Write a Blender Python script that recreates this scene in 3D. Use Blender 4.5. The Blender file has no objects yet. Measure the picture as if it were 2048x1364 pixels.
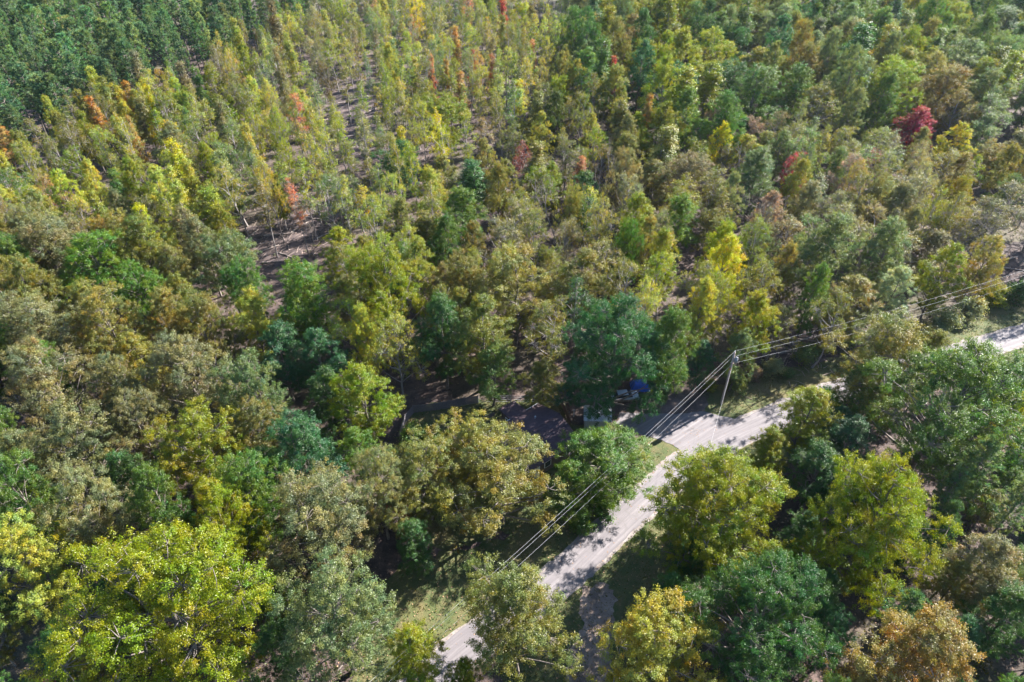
import bpy, bmesh, math, random
import numpy as np
from mathutils import Vector, Matrix
from mathutils.geometry import delaunay_2d_cdt

# ------------------------------------------------------------------ camera, sky, sun, exposure
scene = bpy.context.scene
COL = scene.collection
CAM_H, PITCH, FPX = 75.0, math.radians(40.0), 1366.0      # drone height, pitch below the horizon, focal length
CP, SP = math.cos(PITCH), math.sin(PITCH)
cam_d = bpy.data.cameras.new('camera'); cam_d.lens = 24.0; cam_d.sensor_width = 36.0
cam_d.clip_start = 0.5; cam_d.clip_end = 6000
cam = bpy.data.objects.new('camera', cam_d); COL.objects.link(cam)
cam.location = (0, 0, CAM_H); cam.rotation_euler = (math.pi / 2 - PITCH, 0, 0)
scene.camera = cam
SUN_EL, SUN_AZ = math.radians(33.8), math.radians(56.0)    # azimuth to the right of straight ahead (+Y)
world = bpy.data.worlds.new('World'); scene.world = world; world.use_nodes = True
wn = world.node_tree.nodes; wl = world.node_tree.links
sky = wn.new('ShaderNodeTexSky'); sky.sky_type = 'NISHITA'; sky.sun_disc = False
sky.sun_elevation = SUN_EL; sky.sun_rotation = SUN_AZ
sky.air_density = 1.0; sky.dust_density = 0.2; sky.ozone_density = 4.0
wl.new(sky.outputs[0], wn['Background'].inputs[0]); wn['Background'].inputs[1].default_value = 0.072
sun_d = bpy.data.lights.new('sun', 'SUN'); sun_d.energy = 5.0; sun_d.angle = math.radians(0.55)
sun_d.color = (1.0, 0.945, 0.88)
sun = bpy.data.objects.new('sun', sun_d); COL.objects.link(sun)
to_sun = Vector((math.sin(SUN_AZ) * math.cos(SUN_EL), math.cos(SUN_AZ) * math.cos(SUN_EL), math.sin(SUN_EL)))
sun.rotation_euler = to_sun.to_track_quat('Z', 'Y').to_euler(); sun.location = to_sun * 300
scene.view_settings.view_transform = 'Standard'; scene.view_settings.look = 'None'
scene.view_settings.gamma = 1.0; scene.view_settings.exposure = 2.42
scene.view_settings.use_curve_mapping = False
scene.cycles.max_bounces = 6; scene.cycles.diffuse_bounces = 3; scene.cycles.transmission_bounces = 4
scene.cycles.volume_bounces = 0; scene.cycles.sample_clamp_indirect = 0.5; scene.cycles.sample_clamp_direct = 0.7
scene.cycles.use_denoising = True; scene.cycles.denoiser = 'OPENIMAGEDENOISE'
scene.cycles.denoising_input_passes = 'RGB_ALBEDO_NORMAL'; scene.cycles.denoising_prefilter = 'ACCURATE'

RNG = np.random.default_rng(11)
random.seed(11)


def G(px, py, z=0.0):
    """world point at height z that the photograph shows at (px, py)"""
    u, v = (px - 1024) / FPX, (py - 682) / FPX
    dx, dy, dz = u, CP - v * SP, -SP - v * CP
    t = (z - CAM_H) / dz
    return Vector((dx * t, dy * t, z))


def project(x, y, z):
    dz = z - CAM_H
    d = y * CP - dz * SP
    if d < 1: return (9999, 9999, 1)
    return (1024 + FPX * x / d, 682 - FPX * (y * SP + dz * CP) / d, d)


# ------------------------------------------------------------------ helpers
def tag(o, label=None, cat=None, group=None, kind=None):
    if label: o['label'] = label
    if cat: o['category'] = cat
    if group: o['group'] = group
    if kind: o['kind'] = kind
    return o


def link(name, data, parent=None):
    o = bpy.data.objects.new(name, data); COL.objects.link(o)
    if parent is not None: o.parent = parent
    return o


def empty(name, loc=(0, 0, 0), rz=0.0):
    o = link(name, None); o.location = loc; o.rotation_euler = (0, 0, rz); o.empty_display_size = 0.3
    return o


def mesh_np(name, verts, tris, mats, attr=None, mat_idx=None, smooth=False):
    me = bpy.data.meshes.new(name)
    verts = np.asarray(verts, np.float32).reshape(-1, 3); tris = np.asarray(tris, np.int32).reshape(-1, 3)
    me.vertices.add(len(verts)); me.vertices.foreach_set('co', verts.ravel())
    me.loops.add(len(tris) * 3); me.loops.foreach_set('vertex_index', tris.ravel())
    me.polygons.add(len(tris))
    me.polygons.foreach_set('loop_start', np.arange(0, len(tris) * 3, 3, dtype=np.int32))
    me.polygons.foreach_set('loop_total', np.full(len(tris), 3, np.int32))
    me.polygons.foreach_set('use_smooth', np.full(len(tris), smooth, bool))
    for m in (mats if isinstance(mats, (list, tuple)) else [mats]): me.materials.append(m)
    if mat_idx is not None: me.polygons.foreach_set('material_index', np.asarray(mat_idx, np.int32))
    me.update(calc_edges=True)
    if attr is not None:
        a = me.color_attributes.new('leafvar', 'FLOAT_COLOR', 'POINT')
        a.data.foreach_set('color', np.asarray(attr, np.float32).ravel())
    return me


def mesh_bm(name, bm, mat, smooth=False):
    me = bpy.data.meshes.new(name); bmesh.ops.recalc_face_normals(bm, faces=bm.faces)
    bm.to_mesh(me); bm.free()
    for m in (mat if isinstance(mat, (list, tuple)) else [mat]): me.materials.append(m)
    if smooth: me.polygons.foreach_set('use_smooth', np.ones(len(me.polygons), bool))
    return me


def add_box(bm, size, mat4):
    r = bmesh.ops.create_cube(bm, size=1.0, matrix=mat4 @ Matrix.Diagonal((*size, 1)))
    return r['verts']


def box_mesh(name, size, mat, bevel=0.0):
    bm = bmesh.new(); add_box(bm, size, Matrix())
    if bevel: bmesh.ops.bevel(bm, geom=bm.edges[:], offset=bevel, segments=1, affect='EDGES')
    return mesh_bm(name, bm, mat)


def rot_to(d):
    return Vector(d).normalized().to_track_quat('Z', 'X').to_matrix().to_4x4()


def tubes(polys, sides=5):
    """polys: list of (points Nx3, radii N) -> verts, tris"""
    V, T, off = [], [], 0
    ang = np.linspace(0, 2 * np.pi, sides, endpoint=False)
    for pts, rad in polys:
        pts = np.asarray(pts, float); n = len(pts)
        tan = np.gradient(pts, axis=0); tan /= np.linalg.norm(tan, axis=1)[:, None] + 1e-9
        ref = np.where(np.abs(tan[:, 2:3]) > 0.9, np.array([[1., 0, 0]]), np.array([[0, 0, 1.]]))
        a = np.cross(tan, ref); a /= np.linalg.norm(a, axis=1)[:, None] + 1e-9
        b = np.cross(tan, a)
        ring = pts[:, None, :] + np.asarray(rad)[:, None, None] * (np.cos(ang)[None, :, None] * a[:, None, :] + np.sin(ang)[None, :, None] * b[:, None, :])
        V.append(ring.reshape(-1, 3))
        i = np.arange(n - 1)[:, None] * sides + off; k = np.arange(sides)[None, :]; k2 = (k + 1) % sides
        T.append(np.stack([i + k, i + k2, i + sides + k2], -1).reshape(-1, 3))
        T.append(np.stack([i + k, i + sides + k2, i + sides + k], -1).reshape(-1, 3))
        # end cap
        c = off + (n - 1) * sides
        T.append(np.stack([np.full(sides - 2, c), c + np.arange(1, sides - 1), c + np.arange(2, sides)], -1))
        off += n * sides
    return np.concatenate(V), np.concatenate(T)


# ------------------------------------------------------------------ materials
def new_mat(name):
    m = bpy.data.materials.new(name); m.use_nodes = True
    nt = m.node_tree; b = nt.nodes['Principled BSDF']
    return m, nt, b


def N(nt, t, **kw):
    n = nt.nodes.new(t)
    for k, v in kw.items(): setattr(n, k, v)
    return n


def ramp(nt, fac, stops):
    r = N(nt, 'ShaderNodeValToRGB'); e = r.color_ramp.elements
    e[0].position, e[0].color = stops[0][0], (*stops[0][1], 1); e[1].position, e[1].color = stops[-1][0], (*stops[-1][1], 1)
    for p, c in stops[1:-1]:
        x = e.new(p); x.color = (*c, 1)
    nt.links.new(fac, r.inputs[0]); return r.outputs[0]


def noise(nt, vec, scale, detail=4.0, rough=0.6, dist=0.0):
    n = N(nt, 'ShaderNodeTexNoise'); n.inputs['Scale'].default_value = scale; n.inputs['Detail'].default_value = detail
    n.inputs['Roughness'].default_value = rough; n.inputs['Distortion'].default_value = dist
    nt.links.new(vec, n.inputs['Vector']); return n.outputs['Fac']


def mixc(nt, fac, a, b, mode='MIX'):
    m = N(nt, 'ShaderNodeMix', data_type='RGBA', blend_type=mode)
    for s, v in ((m.inputs['Factor'], fac), (m.inputs['A'], a), (m.inputs['B'], b)):
        if hasattr(v, 'is_output'): nt.links.new(v, s)
        elif isinstance(v, tuple): s.default_value = (*v, 1) if len(v) == 3 else v
        else: s.default_value = v
    return m.outputs['Result']


def math_n(nt, op, a, b=None):
    m = N(nt, 'ShaderNodeMath', operation=op)
    for i, v in enumerate((a, b)):
        if v is None: continue
        if hasattr(v, 'is_output'): nt.links.new(v, m.inputs[i])
        else: m.inputs[i].default_value = v
    return m.outputs[0]


def geo_pos(nt):
    return N(nt, 'ShaderNodeNewGeometry').outputs['Position']


def obj_co(nt):
    return N(nt, 'ShaderNodeTexCoord').outputs['Object']


def bump(nt, b, h, strength, dist=0.05):
    n = N(nt, 'ShaderNodeBump'); n.inputs['Strength'].default_value = strength; n.inputs['Distance'].default_value = dist
    nt.links.new(h, n.inputs['Height']); nt.links.new(n.outputs[0], b.inputs['Normal'])


def foliage_mat(name, transl=0.48, rough=0.42, spec=0.5):
    m, nt, b = new_mat(name)
    oi = N(nt, 'ShaderNodeObjectInfo'); at = N(nt, 'ShaderNodeAttribute', attribute_name='leafvar')
    sep = N(nt, 'ShaderNodeSeparateColor'); nt.links.new(at.outputs['Color'], sep.inputs[0])
    leaf, clump, tip = sep.outputs[0], sep.outputs[1], sep.outputs[2]
    va = N(nt, 'ShaderNodeVectorMath', operation='MULTIPLY_ADD'); nt.links.new(oi.outputs['Random'], va.inputs[0]); va.inputs[1].default_value = (90, 70, 50)
    nt.links.new(obj_co(nt), va.inputs[2])
    patch = ramp(nt, noise(nt, va.outputs[0], 0.42, 2.0, 0.5), [(0.36, (0, 0, 0)), (0.64, (1, 1, 1))])
    base = mixc(nt, patch, mixc(nt, 1.0, oi.outputs['Color'], (.74, .92, .95), 'MULTIPLY'), mixc(nt, 1.0, oi.outputs['Color'], (1.17, 1.07, .80), 'MULTIPLY'))
    yel = mixc(nt, 1.0, base, (1.25, 1.12, 0.65), 'MULTIPLY')
    c = mixc(nt, math_n(nt, 'MULTIPLY', tip, 0.7), base, yel)
    hs = N(nt, 'ShaderNodeHueSaturation'); nt.links.new(c, hs.inputs['Color'])
    hue = math_n(nt, 'ADD', math_n(nt, 'MULTIPLY', clump, 0.085), 0.4575)
    nt.links.new(hue, hs.inputs['Hue'])
    nt.links.new(math_n(nt, 'ADD', math_n(nt, 'MULTIPLY', leaf, 0.55), 0.70), hs.inputs['Value'])
    nt.links.new(math_n(nt, 'ADD', math_n(nt, 'MULTIPLY', clump, -0.2), 1.24), hs.inputs['Saturation'])
    nt.links.new(hs.outputs[0], b.inputs['Base Color'])
    b.inputs['Roughness'].default_value = rough; b.inputs['Specular IOR Level'].default_value = spec
    tr = N(nt, 'ShaderNodeBsdfTranslucent')
    nt.links.new(mixc(nt, 1.0, hs.outputs[0], (1.25, 1.2, 0.7), 'MULTIPLY'), tr.inputs['Color'])
    mx = N(nt, 'ShaderNodeMixShader'); mx.inputs[0].default_value = transl
    nt.links.new(b.outputs[0], mx.inputs[1]); nt.links.new(tr.outputs[0], mx.inputs[2])
    nt.links.new(mx.outputs[0], nt.nodes['Material Output'].inputs['Surface'])
    return m


M = {}
M['leaf'] = foliage_mat('leaf')
M['needle'] = foliage_mat('needle', transl=0.3, rough=0.6, spec=0.25)
m, nt, b = new_mat('bark')
oi = N(nt, 'ShaderNodeObjectInfo'); p = obj_co(nt)
f = noise(nt, p, 3.0, 5, 0.7)
c = ramp(nt, f, [(0.3, (0.055, 0.044, 0.037)), (0.7, (0.185, 0.158, 0.14))])
c2 = mixc(nt, oi.outputs['Random'], c, mixc(nt, 1.0, c, (1.25, 1.25, 1.25), 'MULTIPLY'))
nt.links.new(c2, b.inputs['Base Color']); b.inputs['Roughness'].default_value = 0.9
bump(nt, b, noise(nt, p, 14, 3), 0.6)
M['bark'] = m
m, nt, b = new_mat('pale_bark')
oi = N(nt, 'ShaderNodeObjectInfo'); p = obj_co(nt)
f = noise(nt, p, 2.0, 5, 0.7)
c = ramp(nt, f, [(0.3, (0.17, 0.148, 0.14)), (0.7, (0.40, 0.365, 0.355))])
c2 = mixc(nt, oi.outputs['Random'], mixc(nt, 1.0, c, (.6, .58, .57), 'MULTIPLY'), c)
nt.links.new(c2, b.inputs['Base Color']); b.inputs['Roughness'].default_value = 0.9
M['pale'] = m

m, nt, b = new_mat('forest_floor'); p = geo_pos(nt)
big = noise(nt, p, 0.045, 4, 0.6); mid = noise(nt, p, 0.5, 6, 0.7, 0.4); fine = noise(nt, p, 5.0, 5, 0.75)
c = ramp(nt, mid, [(0.28, (0.026, 0.018, 0.017)), (0.48, (0.062, 0.044, 0.041)), (0.62, (0.10, 0.070, 0.062)), (0.8, (0.17, 0.127, 0.11))])
c = mixc(nt, ramp(nt, big, [(0.48, (0, 0, 0)), (0.68, (0.6, 0.6, 0.6))]), c, (0.075, 0.080, 0.032))
c = mixc(nt, 0.65, c, ramp(nt, fine, [(0.3, (0.25, 0.23, 0.22)), (0.7, (1.5, 1.42, 1.35))]), 'MULTIPLY')
nt.links.new(c, b.inputs['Base Color']); b.inputs['Roughness'].default_value = 0.95
bump(nt, b, mid, 0.8, 0.35)
M['floor'] = m

m, nt, b = new_mat('lawn_grass'); p = geo_pos(nt)
big = noise(nt, p, 0.16, 4, 0.6, 0.3); mid = noise(nt, p, 0.9, 5, 0.65); fine = noise(nt, p, 9.0, 4, 0.8)
c = ramp(nt, big, [(0.30, (0.038, 0.064, 0.017)), (0.50, (0.068, 0.086, 0.025)), (0.66, (0.125, 0.105, 0.042)), (0.8, (0.18, 0.135, 0.08))])
c = mixc(nt, ramp(nt, mid, [(0.45, (0, 0, 0)), (0.75, (0.75, 0.75, 0.75))]), c, (0.145, 0.110, 0.056))
c = mixc(nt, 0.7, c, ramp(nt, fine, [(0.3, (0.35, 0.36, 0.32)), (0.72, (1.45, 1.4, 1.3))]), 'MULTIPLY')
nt.links.new(c, b.inputs['Base Color']); b.inputs['Roughness'].default_value = 0.95
bump(nt, b, fine, 0.7, 0.12)
M['lawn'] = m

m, nt, b = new_mat('old_asphalt')
uv = N(nt, 'ShaderNodeUVMap').outputs[0]; p = geo_pos(nt)
mp = N(nt, 'ShaderNodeMapping'); nt.links.new(uv, mp.inputs[0]); mp.inputs['Scale'].default_value = (0.05, 1.6, 1)
streak = noise(nt, mp.outputs[0], 1.5, 5, 0.6); blot = noise(nt, p, 0.35, 5, 0.6); fine = noise(nt, p, 22, 3, 0.8)
c = ramp(nt, streak, [(0.3, (0.095, 0.085, 0.092)), (0.5, (0.140, 0.127, 0.134)), (0.72, (0.200, 0.182, 0.187))])
c = mixc(nt, ramp(nt, blot, [(0.42, (0, 0, 0)), (0.8, (0.6, 0.6, 0.6))]), c, (0.108, 0.098, 0.105))
c = mixc(nt, 0.4, c, ramp(nt, fine, [(0.25, (0.55, 0.55, 0.55)), (0.75, (1.35, 1.33, 1.3))]), 'MULTIPLY')
vor = N(nt, 'ShaderNodeTexVoronoi', feature='DISTANCE_TO_EDGE'); vor.inputs['Scale'].default_value = 0.32
mp2 = N(nt, 'ShaderNodeVectorMath', operation='ADD'); nt.links.new(p, mp2.inputs[0])
nz = N(nt, 'ShaderNodeTexNoise'); nz.inputs['Scale'].default_value = 0.9; nt.links.new(p, nz.inputs['Vector'])
nt.links.new(nz.outputs['Color'], mp2.inputs[1]); nt.links.new(mp2.outputs[0], vor.inputs['Vector'])
crack = ramp(nt, vor.outputs['Distance'], [(0.0, (0.55, 0.55, 0.55)), (0.03, (0, 0, 0))])
c = mixc(nt, crack, c, (0.11, 0.10, 0.10))
nt.links.new(c, b.inputs['Base Color']); b.inputs['Roughness'].default_value = 0.85
bump(nt, b, fine, 0.3, 0.02)
M['asphalt'] = m

def earth_mat(name, lo, mi, hi, s=0.5):
    m, nt, b = new_mat(name); p = geo_pos(nt)
    a = noise(nt, p, s, 6, 0.65, 0.5); f = noise(nt, p, 7.0, 4, 0.8)
    c = ramp(nt, a, [(0.3, lo), (0.5, mi), (0.7, hi)])
    c = mixc(nt, 0.55, c, ramp(nt, f, [(0.3, (0.5, 0.48, 0.46)), (0.7, (1.35, 1.35, 1.3))]), 'MULTIPLY')
    nt.links.new(c, b.inputs['Base Color']); b.inputs['Roughness'].default_value = 0.95
    bump(nt, b, f, 0.6, 0.08); return m

M['gravel'] = earth_mat('shoulder_gravel', (0.12, 0.10, 0.09), (0.20, 0.175, 0.165), (0.27, 0.24, 0.23), 0.8)
M['sand'] = earth_mat('sandy_earth', (0.10, 0.074, 0.060), (0.19, 0.145, 0.12), (0.29, 0.228, 0.19), 0.45)
M['clear'] = earth_mat('clearing_soil', (0.034, 0.025, 0.025), (0.066, 0.048, 0.047), (0.118, 0.088, 0.084), 0.4)
M['dirt'] = earth_mat('bare_dirt', (0.05, 0.036, 0.034), (0.092, 0.067, 0.062), (0.15, 0.115, 0.105), 0.4)


def plain(name, col, rough=0.7, var=0.25, scale=3.0, metal=0.0):
    m, nt, b = new_mat(name); p = obj_co(nt); f = noise(nt, p, scale, 5, 0.65)
    c = ramp(nt, f, [(0.3, tuple(x * (1 - var) for x in col)), (0.7, tuple(min(1, x * (1 + var)) for x in col))])
    nt.links.new(c, b.inputs['Base Color']); b.inputs['Roughness'].default_value = rough; b.inputs['Metallic'].default_value = metal
    return m

M['shingle'] = plain('maroon_shingle', (0.062, 0.038, 0.044), 0.85, 0.35, 2.0)
M['brownwall'] = plain('brown_siding', (0.10, 0.065, 0.05), 0.8)
M['white'] = plain('white_paint', (0.75, 0.75, 0.74), 0.5, 0.08)
M['glass'] = plain('window_glass', (0.03, 0.04, 0.05), 0.08, 0.1)
M['fencegrey'] = plain('weathered_grey_board', (0.13, 0.118, 0.124), 0.9, 0.35, 5)
M['fencebrown'] = plain('brown_board', (0.17, 0.12, 0.10), 0.9, 0.3, 5)
M['galv'] = plain('galvanised_steel', (0.50, 0.51, 0.54), 0.45, 0.25, 1.5, 0.4)
M['polewood'] = plain('pole_wood', (0.36, 0.285, 0.25), 0.9, 0.3, 2.5)
M['wire'] = plain('aluminium_wire', (0.40, 0.40, 0.41), 0.5, 0.05)
M['tarp'] = plain('blue_tarp', (0.02, 0.10, 0.55), 0.55, 0.2)
M['black'] = plain('black_plastic', (0.02, 0.02, 0.022), 0.5, 0.2)
M['carpaint'] = plain('car_paint', (0.30, 0.36, 0.46), 0.25, 0.05)
M['rubber'] = plain('tyre_rubber', (0.02, 0.02, 0.02), 0.9, 0.1)
M['redpaint'] = plain('red_paint', (0.45, 0.03, 0.05), 0.4, 0.15)
M['greenplast'] = plain('green_plastic', (0.02, 0.33, 0.20), 0.4, 0.1)
M['blueroof'] = plain('blue_grey_roof', (0.10, 0.14, 0.20), 0.7, 0.15)
M['log'] = plain('log_bark', (0.26, 0.215, 0.19), 0.95, 0.45, 1.5)
M['twig'] = plain('dry_twig', (0.27, 0.21, 0.18), 0.95, 0.4, 0.6)
M['flatdry'] = plain('dry_leaf', (0.25, 0.15, 0.085), 0.85, 0.5, 1.3)

# ------------------------------------------------------------------ ground sheets
def jitter_poly(pts, step=0.5, amp=0.35, seed=0):
    rng = np.random.default_rng(seed); out = []
    pts = [Vector((q[0], q[1])) for q in pts]
    for i, a in enumerate(pts):
        bb = pts[(i + 1) % len(pts)]; d = bb - a; n = max(1, int(d.length / step))
        nrm = Vector((-d.y, d.x)).normalized() if d.length else Vector((0, 0))
        for k in range(n):
            t = k / n; q = a + d * t
            w = amp * (math.sin(q.x * 0.9 + seed) * math.cos(q.y * 1.1 - seed) + math.sin(q.x * 3.1 + 2 * seed) * math.sin(q.y * 2.7) * 0.5 + rng.normal() * 0.35)
            out.append(q + nrm * w)
    return out


def sheet(name, px, z, mat, amp=0.35, seed=1, step=0.5, world=False):
    pts = [(q[0], q[1]) if world else tuple(G(*q)[:2]) for q in px]
    pts = jitter_poly(pts, step, amp, seed)
    r_ = delaunay_2d_cdt(pts, [], [list(range(len(pts)))], 1, 1e-5)
    me = mesh_np(name, [(q.x, q.y, z) for q in r_[0]], r_[2], mat)
    return tag(link(name, me), kind='structure')


bm = bmesh.new(); bmesh.ops.create_grid(bm, x_segments=60, y_segments=60, size=1000)
g = link('ground', mesh_bm('ground', bm, M['floor'])); tag(g, kind='structure'); g.location = (0, 400, -0.02)

LAWNS = [
    [(690, 1420), (735, 1200), (800, 1130), (900, 1105), (1050, 1060), (1150, 985), (1230, 900), (1290, 866), (1352, 886), (1400, 905), (1300, 1010), (1120, 1170), (920, 1320), (840, 1420)],
    [(1400, 890), (1120, 1140), (1000, 1364), (1230, 1420), (1330, 1240), (1390, 1080), (1480, 980), (1640, 850), (1800, 800), (2100, 730), (2100, 640), (1660, 775)],
    [(1360, 840), (1405, 800), (1440, 768), (1500, 752), (1640, 726), (1760, 676), (1900, 640), (2100, 560), (2100, 660), (1800, 735), (1640, 795), (1480, 870)],
    [(790, 960), (800, 870), (820, 815), (960, 800), (1120, 803), (1150, 850), (1240, 845), (1270, 880), (1200, 960), (1050, 1060), (900, 1100), (800, 1060)],
]
for i, q in enumerate(LAWNS): sheet('lawn', q, 0.004 * i, M['lawn'], 0.5, i + 3, 0.6)
sheet('dirt_patch', [(1230, 830), (1262, 800), (1330, 772), (1400, 775), (1415, 800), (1400, 830), (1330, 850), (1262, 862)], 0.020, M['dirt'], 0.5, 9)
sheet('dirt_patch', [(1140, 795), (1230, 790), (1260, 830), (1235, 850), (1150, 840)], 0.017, M['dirt'], 0.4, 12)
sheet('dirt_path', [(1165, 1172), (1215, 1172), (1232, 1200), (1222, 1270), (1235, 1420), (1120, 1420), (1135, 1330), (1160, 1250)], 0.024, M['sand'], 0.35, 14, 0.35)
sheet('bare_clearing', [(1480, 640), (1560, 600), (1650, 610), (1680, 680), (1640, 722), (1500, 745), (1470, 720)], 0.012, M['clear'], 0.9, 15, 0.8)
sheet('bare_clearing', [(1985, 490), (2110, 470), (2110, 560), (2000, 570)], 0.012, M['clear'], 0.9, 16, 0.8)
sheet('bare_clearing', [(490, 460), (560, 430), (650, 410), (640, 470), (590, 530), (510, 530)], 0.012, M['clear'], 0.9, 17, 0.8)
sheet('bare_clearing', [(690, 150), (760, 190), (745, 320), (690, 310), (650, 210)], 0.012, M['clear'], 0.9, 18, 0.8)

ROAD = [(-24.0, 19.0), (-10.7, 30.7), (-5.8, 35.7), (0.2, 40.2), (5.8, 44.7), (12.2, 51.0), (19.3, 57.7), (25.6, 63.4), (34.0, 68.6), (42.7, 73.0), (50.5, 76.6), (66.0, 82.8), (83.5, 89.2), (96.0, 93.6), (125.0, 102.0), (170, 116)]


def spline(pts, step=0.6):
    pts = np.array(pts, float); out = []
    for i in range(1, len(pts) - 2):
        p0, p1, p2, p3 = pts[i - 1:i + 3]; n = max(2, int(np.linalg.norm(p2 - p1) / step))
        for k in range(n):
            t = k / n
            out.append(0.5 * ((2 * p1) + (-p0 + p2) * t + (2 * p0 - 5 * p1 + 4 * p2 - p3) * t * t + (-p0 + 3 * p1 - 3 * p2 + p3) * t ** 3))
    return np.array(out)


ROADC = spline(ROAD)


def ribbon(name, c, half, z, mat, amp=0.1, seed=0, crown=0.0):
    rng = np.random.default_rng(seed)
    t = np.gradient(c, axis=0); t /= np.linalg.norm(t, axis=1)[:, None]; n = np.stack([-t[:, 1], t[:, 0]], 1)
    s = np.concatenate([[0], np.cumsum(np.linalg.norm(np.diff(c, axis=0), axis=1))])
    jl = amp * (np.sin(s * 0.8 + seed) * 0.6 + np.sin(s * 2.3 + 1) * 0.4 + rng.normal(size=len(s)) * 0.5)
    jr = amp * (np.sin(s * 0.7 + 2 + seed) * 0.6 + np.sin(s * 2.7) * 0.4 + rng.normal(size=len(s)) * 0.5)
    cols = np.linspace(-1, 1, 7); V, UV = [], []
    for k, q in enumerate(cols):
        off = q * half + (jl if k == 6 else jr if k == 0 else 0)
        V.append(np.column_stack([c + n * np.reshape(np.broadcast_to(off, (len(s),)), (-1, 1)), np.full(len(s), z + crown * (1 - q * q))]))
        UV.append(np.column_stack([s, np.full(len(s), q * half)]))
    V = np.stack(V, 1); UV = np.stack(UV, 1).reshape(-1, 2); w = 7
    idx = np.arange(len(s) * w).reshape(len(s), w); T = []
    a, b_, c_, d_ = idx[:-1, :-1].ravel(), idx[1:, :-1].ravel(), idx[1:, 1:].ravel(), idx[:-1, 1:].ravel()
    T = np.concatenate([np.stack([a, b_, c_], 1)[:, ::-1], np.stack([a, c_, d_], 1)[:, ::-1]])
    T = T[:, ::-1] if False else T
    me = mesh_np(name, V.reshape(-1, 3), T, mat)
    uvl = me.uv_layers.new(name='UVMap'); uvl.data.foreach_set('uv', UV[T.ravel()].astype(np.float32).ravel())
    return tag(link(name, me), kind='structure')


ribbon('gravel_shoulder', ROADC, 2.45, 0.030, M['gravel'], 0.14, 3)
ribbon('road', ROADC, 2.05, 0.040, M['asphalt'], 0.10, 7, 0.03)
sheet('driveway', [(1385, 925), (1362, 905), (1345, 889), (1300, 874), (1262, 864), (1232, 846), (1240, 826), (1300, 826), (1345, 829), (1400, 822), (1460, 836), (1500, 850), (1440, 890)], 0.036, M['asphalt'], 0.15, 21, 0.4)
for o in list(COL.objects):
    if o.name == 'driveway':
        l = o.data.uv_layers.new(name='UVMap')
        for lp in o.data.loops:
            q = o.data.vertices[lp.vertex_index].co; l.data[lp.index].uv = (q.x * 0.8 + q.y * 0.6, q.x * 0.6 - q.y * 0.8)

ROADN = ROADC
def road_dist(x, y):
    return float(np.min(np.hypot(ROADN[:, 0] - x, ROADN[:, 1] - y)))


# ------------------------------------------------------------------ tree shapes
def unit(v):
    return v / (np.linalg.norm(v, axis=-1, keepdims=True) + 1e-9)


def leaf_geo(rng, cen, nrm, size, aspect=0.62, fold=0.12):
    n = len(cen)
    t = unit(np.cross(nrm, rng.normal(size=(n, 3)))); bb = np.cross(nrm, t)
    ln = (size * rng.uniform(0.7, 1.3, n))[:, None]; w = ln * aspect
    v = np.stack([cen - t * ln * .5, cen + bb * w * .5 + nrm * ln * fold, cen + t * ln * .5 - nrm * ln * fold * .6, cen - bb * w * .5 + nrm * ln * fold], 1)
    base = np.arange(n)[:, None] * 4
    T = np.stack([base + [0, 1, 2], base + [0, 2, 3]], 1)
    return v.reshape(-1, 3), T.reshape(-1, 3)


def crown_envelope(kind, t):
    if kind == 'oak': return np.sqrt(np.clip(1 - ((t - .42) / .60) ** 2, 0.02, 1))
    if kind == 'oval': return np.sin(np.pi * np.clip(t * .93 + .05, 0, 1) ** .85) ** .75
    if kind == 'spire': return np.minimum(1, t * 5 + .35) * np.clip(1.04 - t, 0, 1) ** .75
    return np.sqrt(np.clip(1 - ((t - .5) / .56) ** 2, 0.02, 1))


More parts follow.
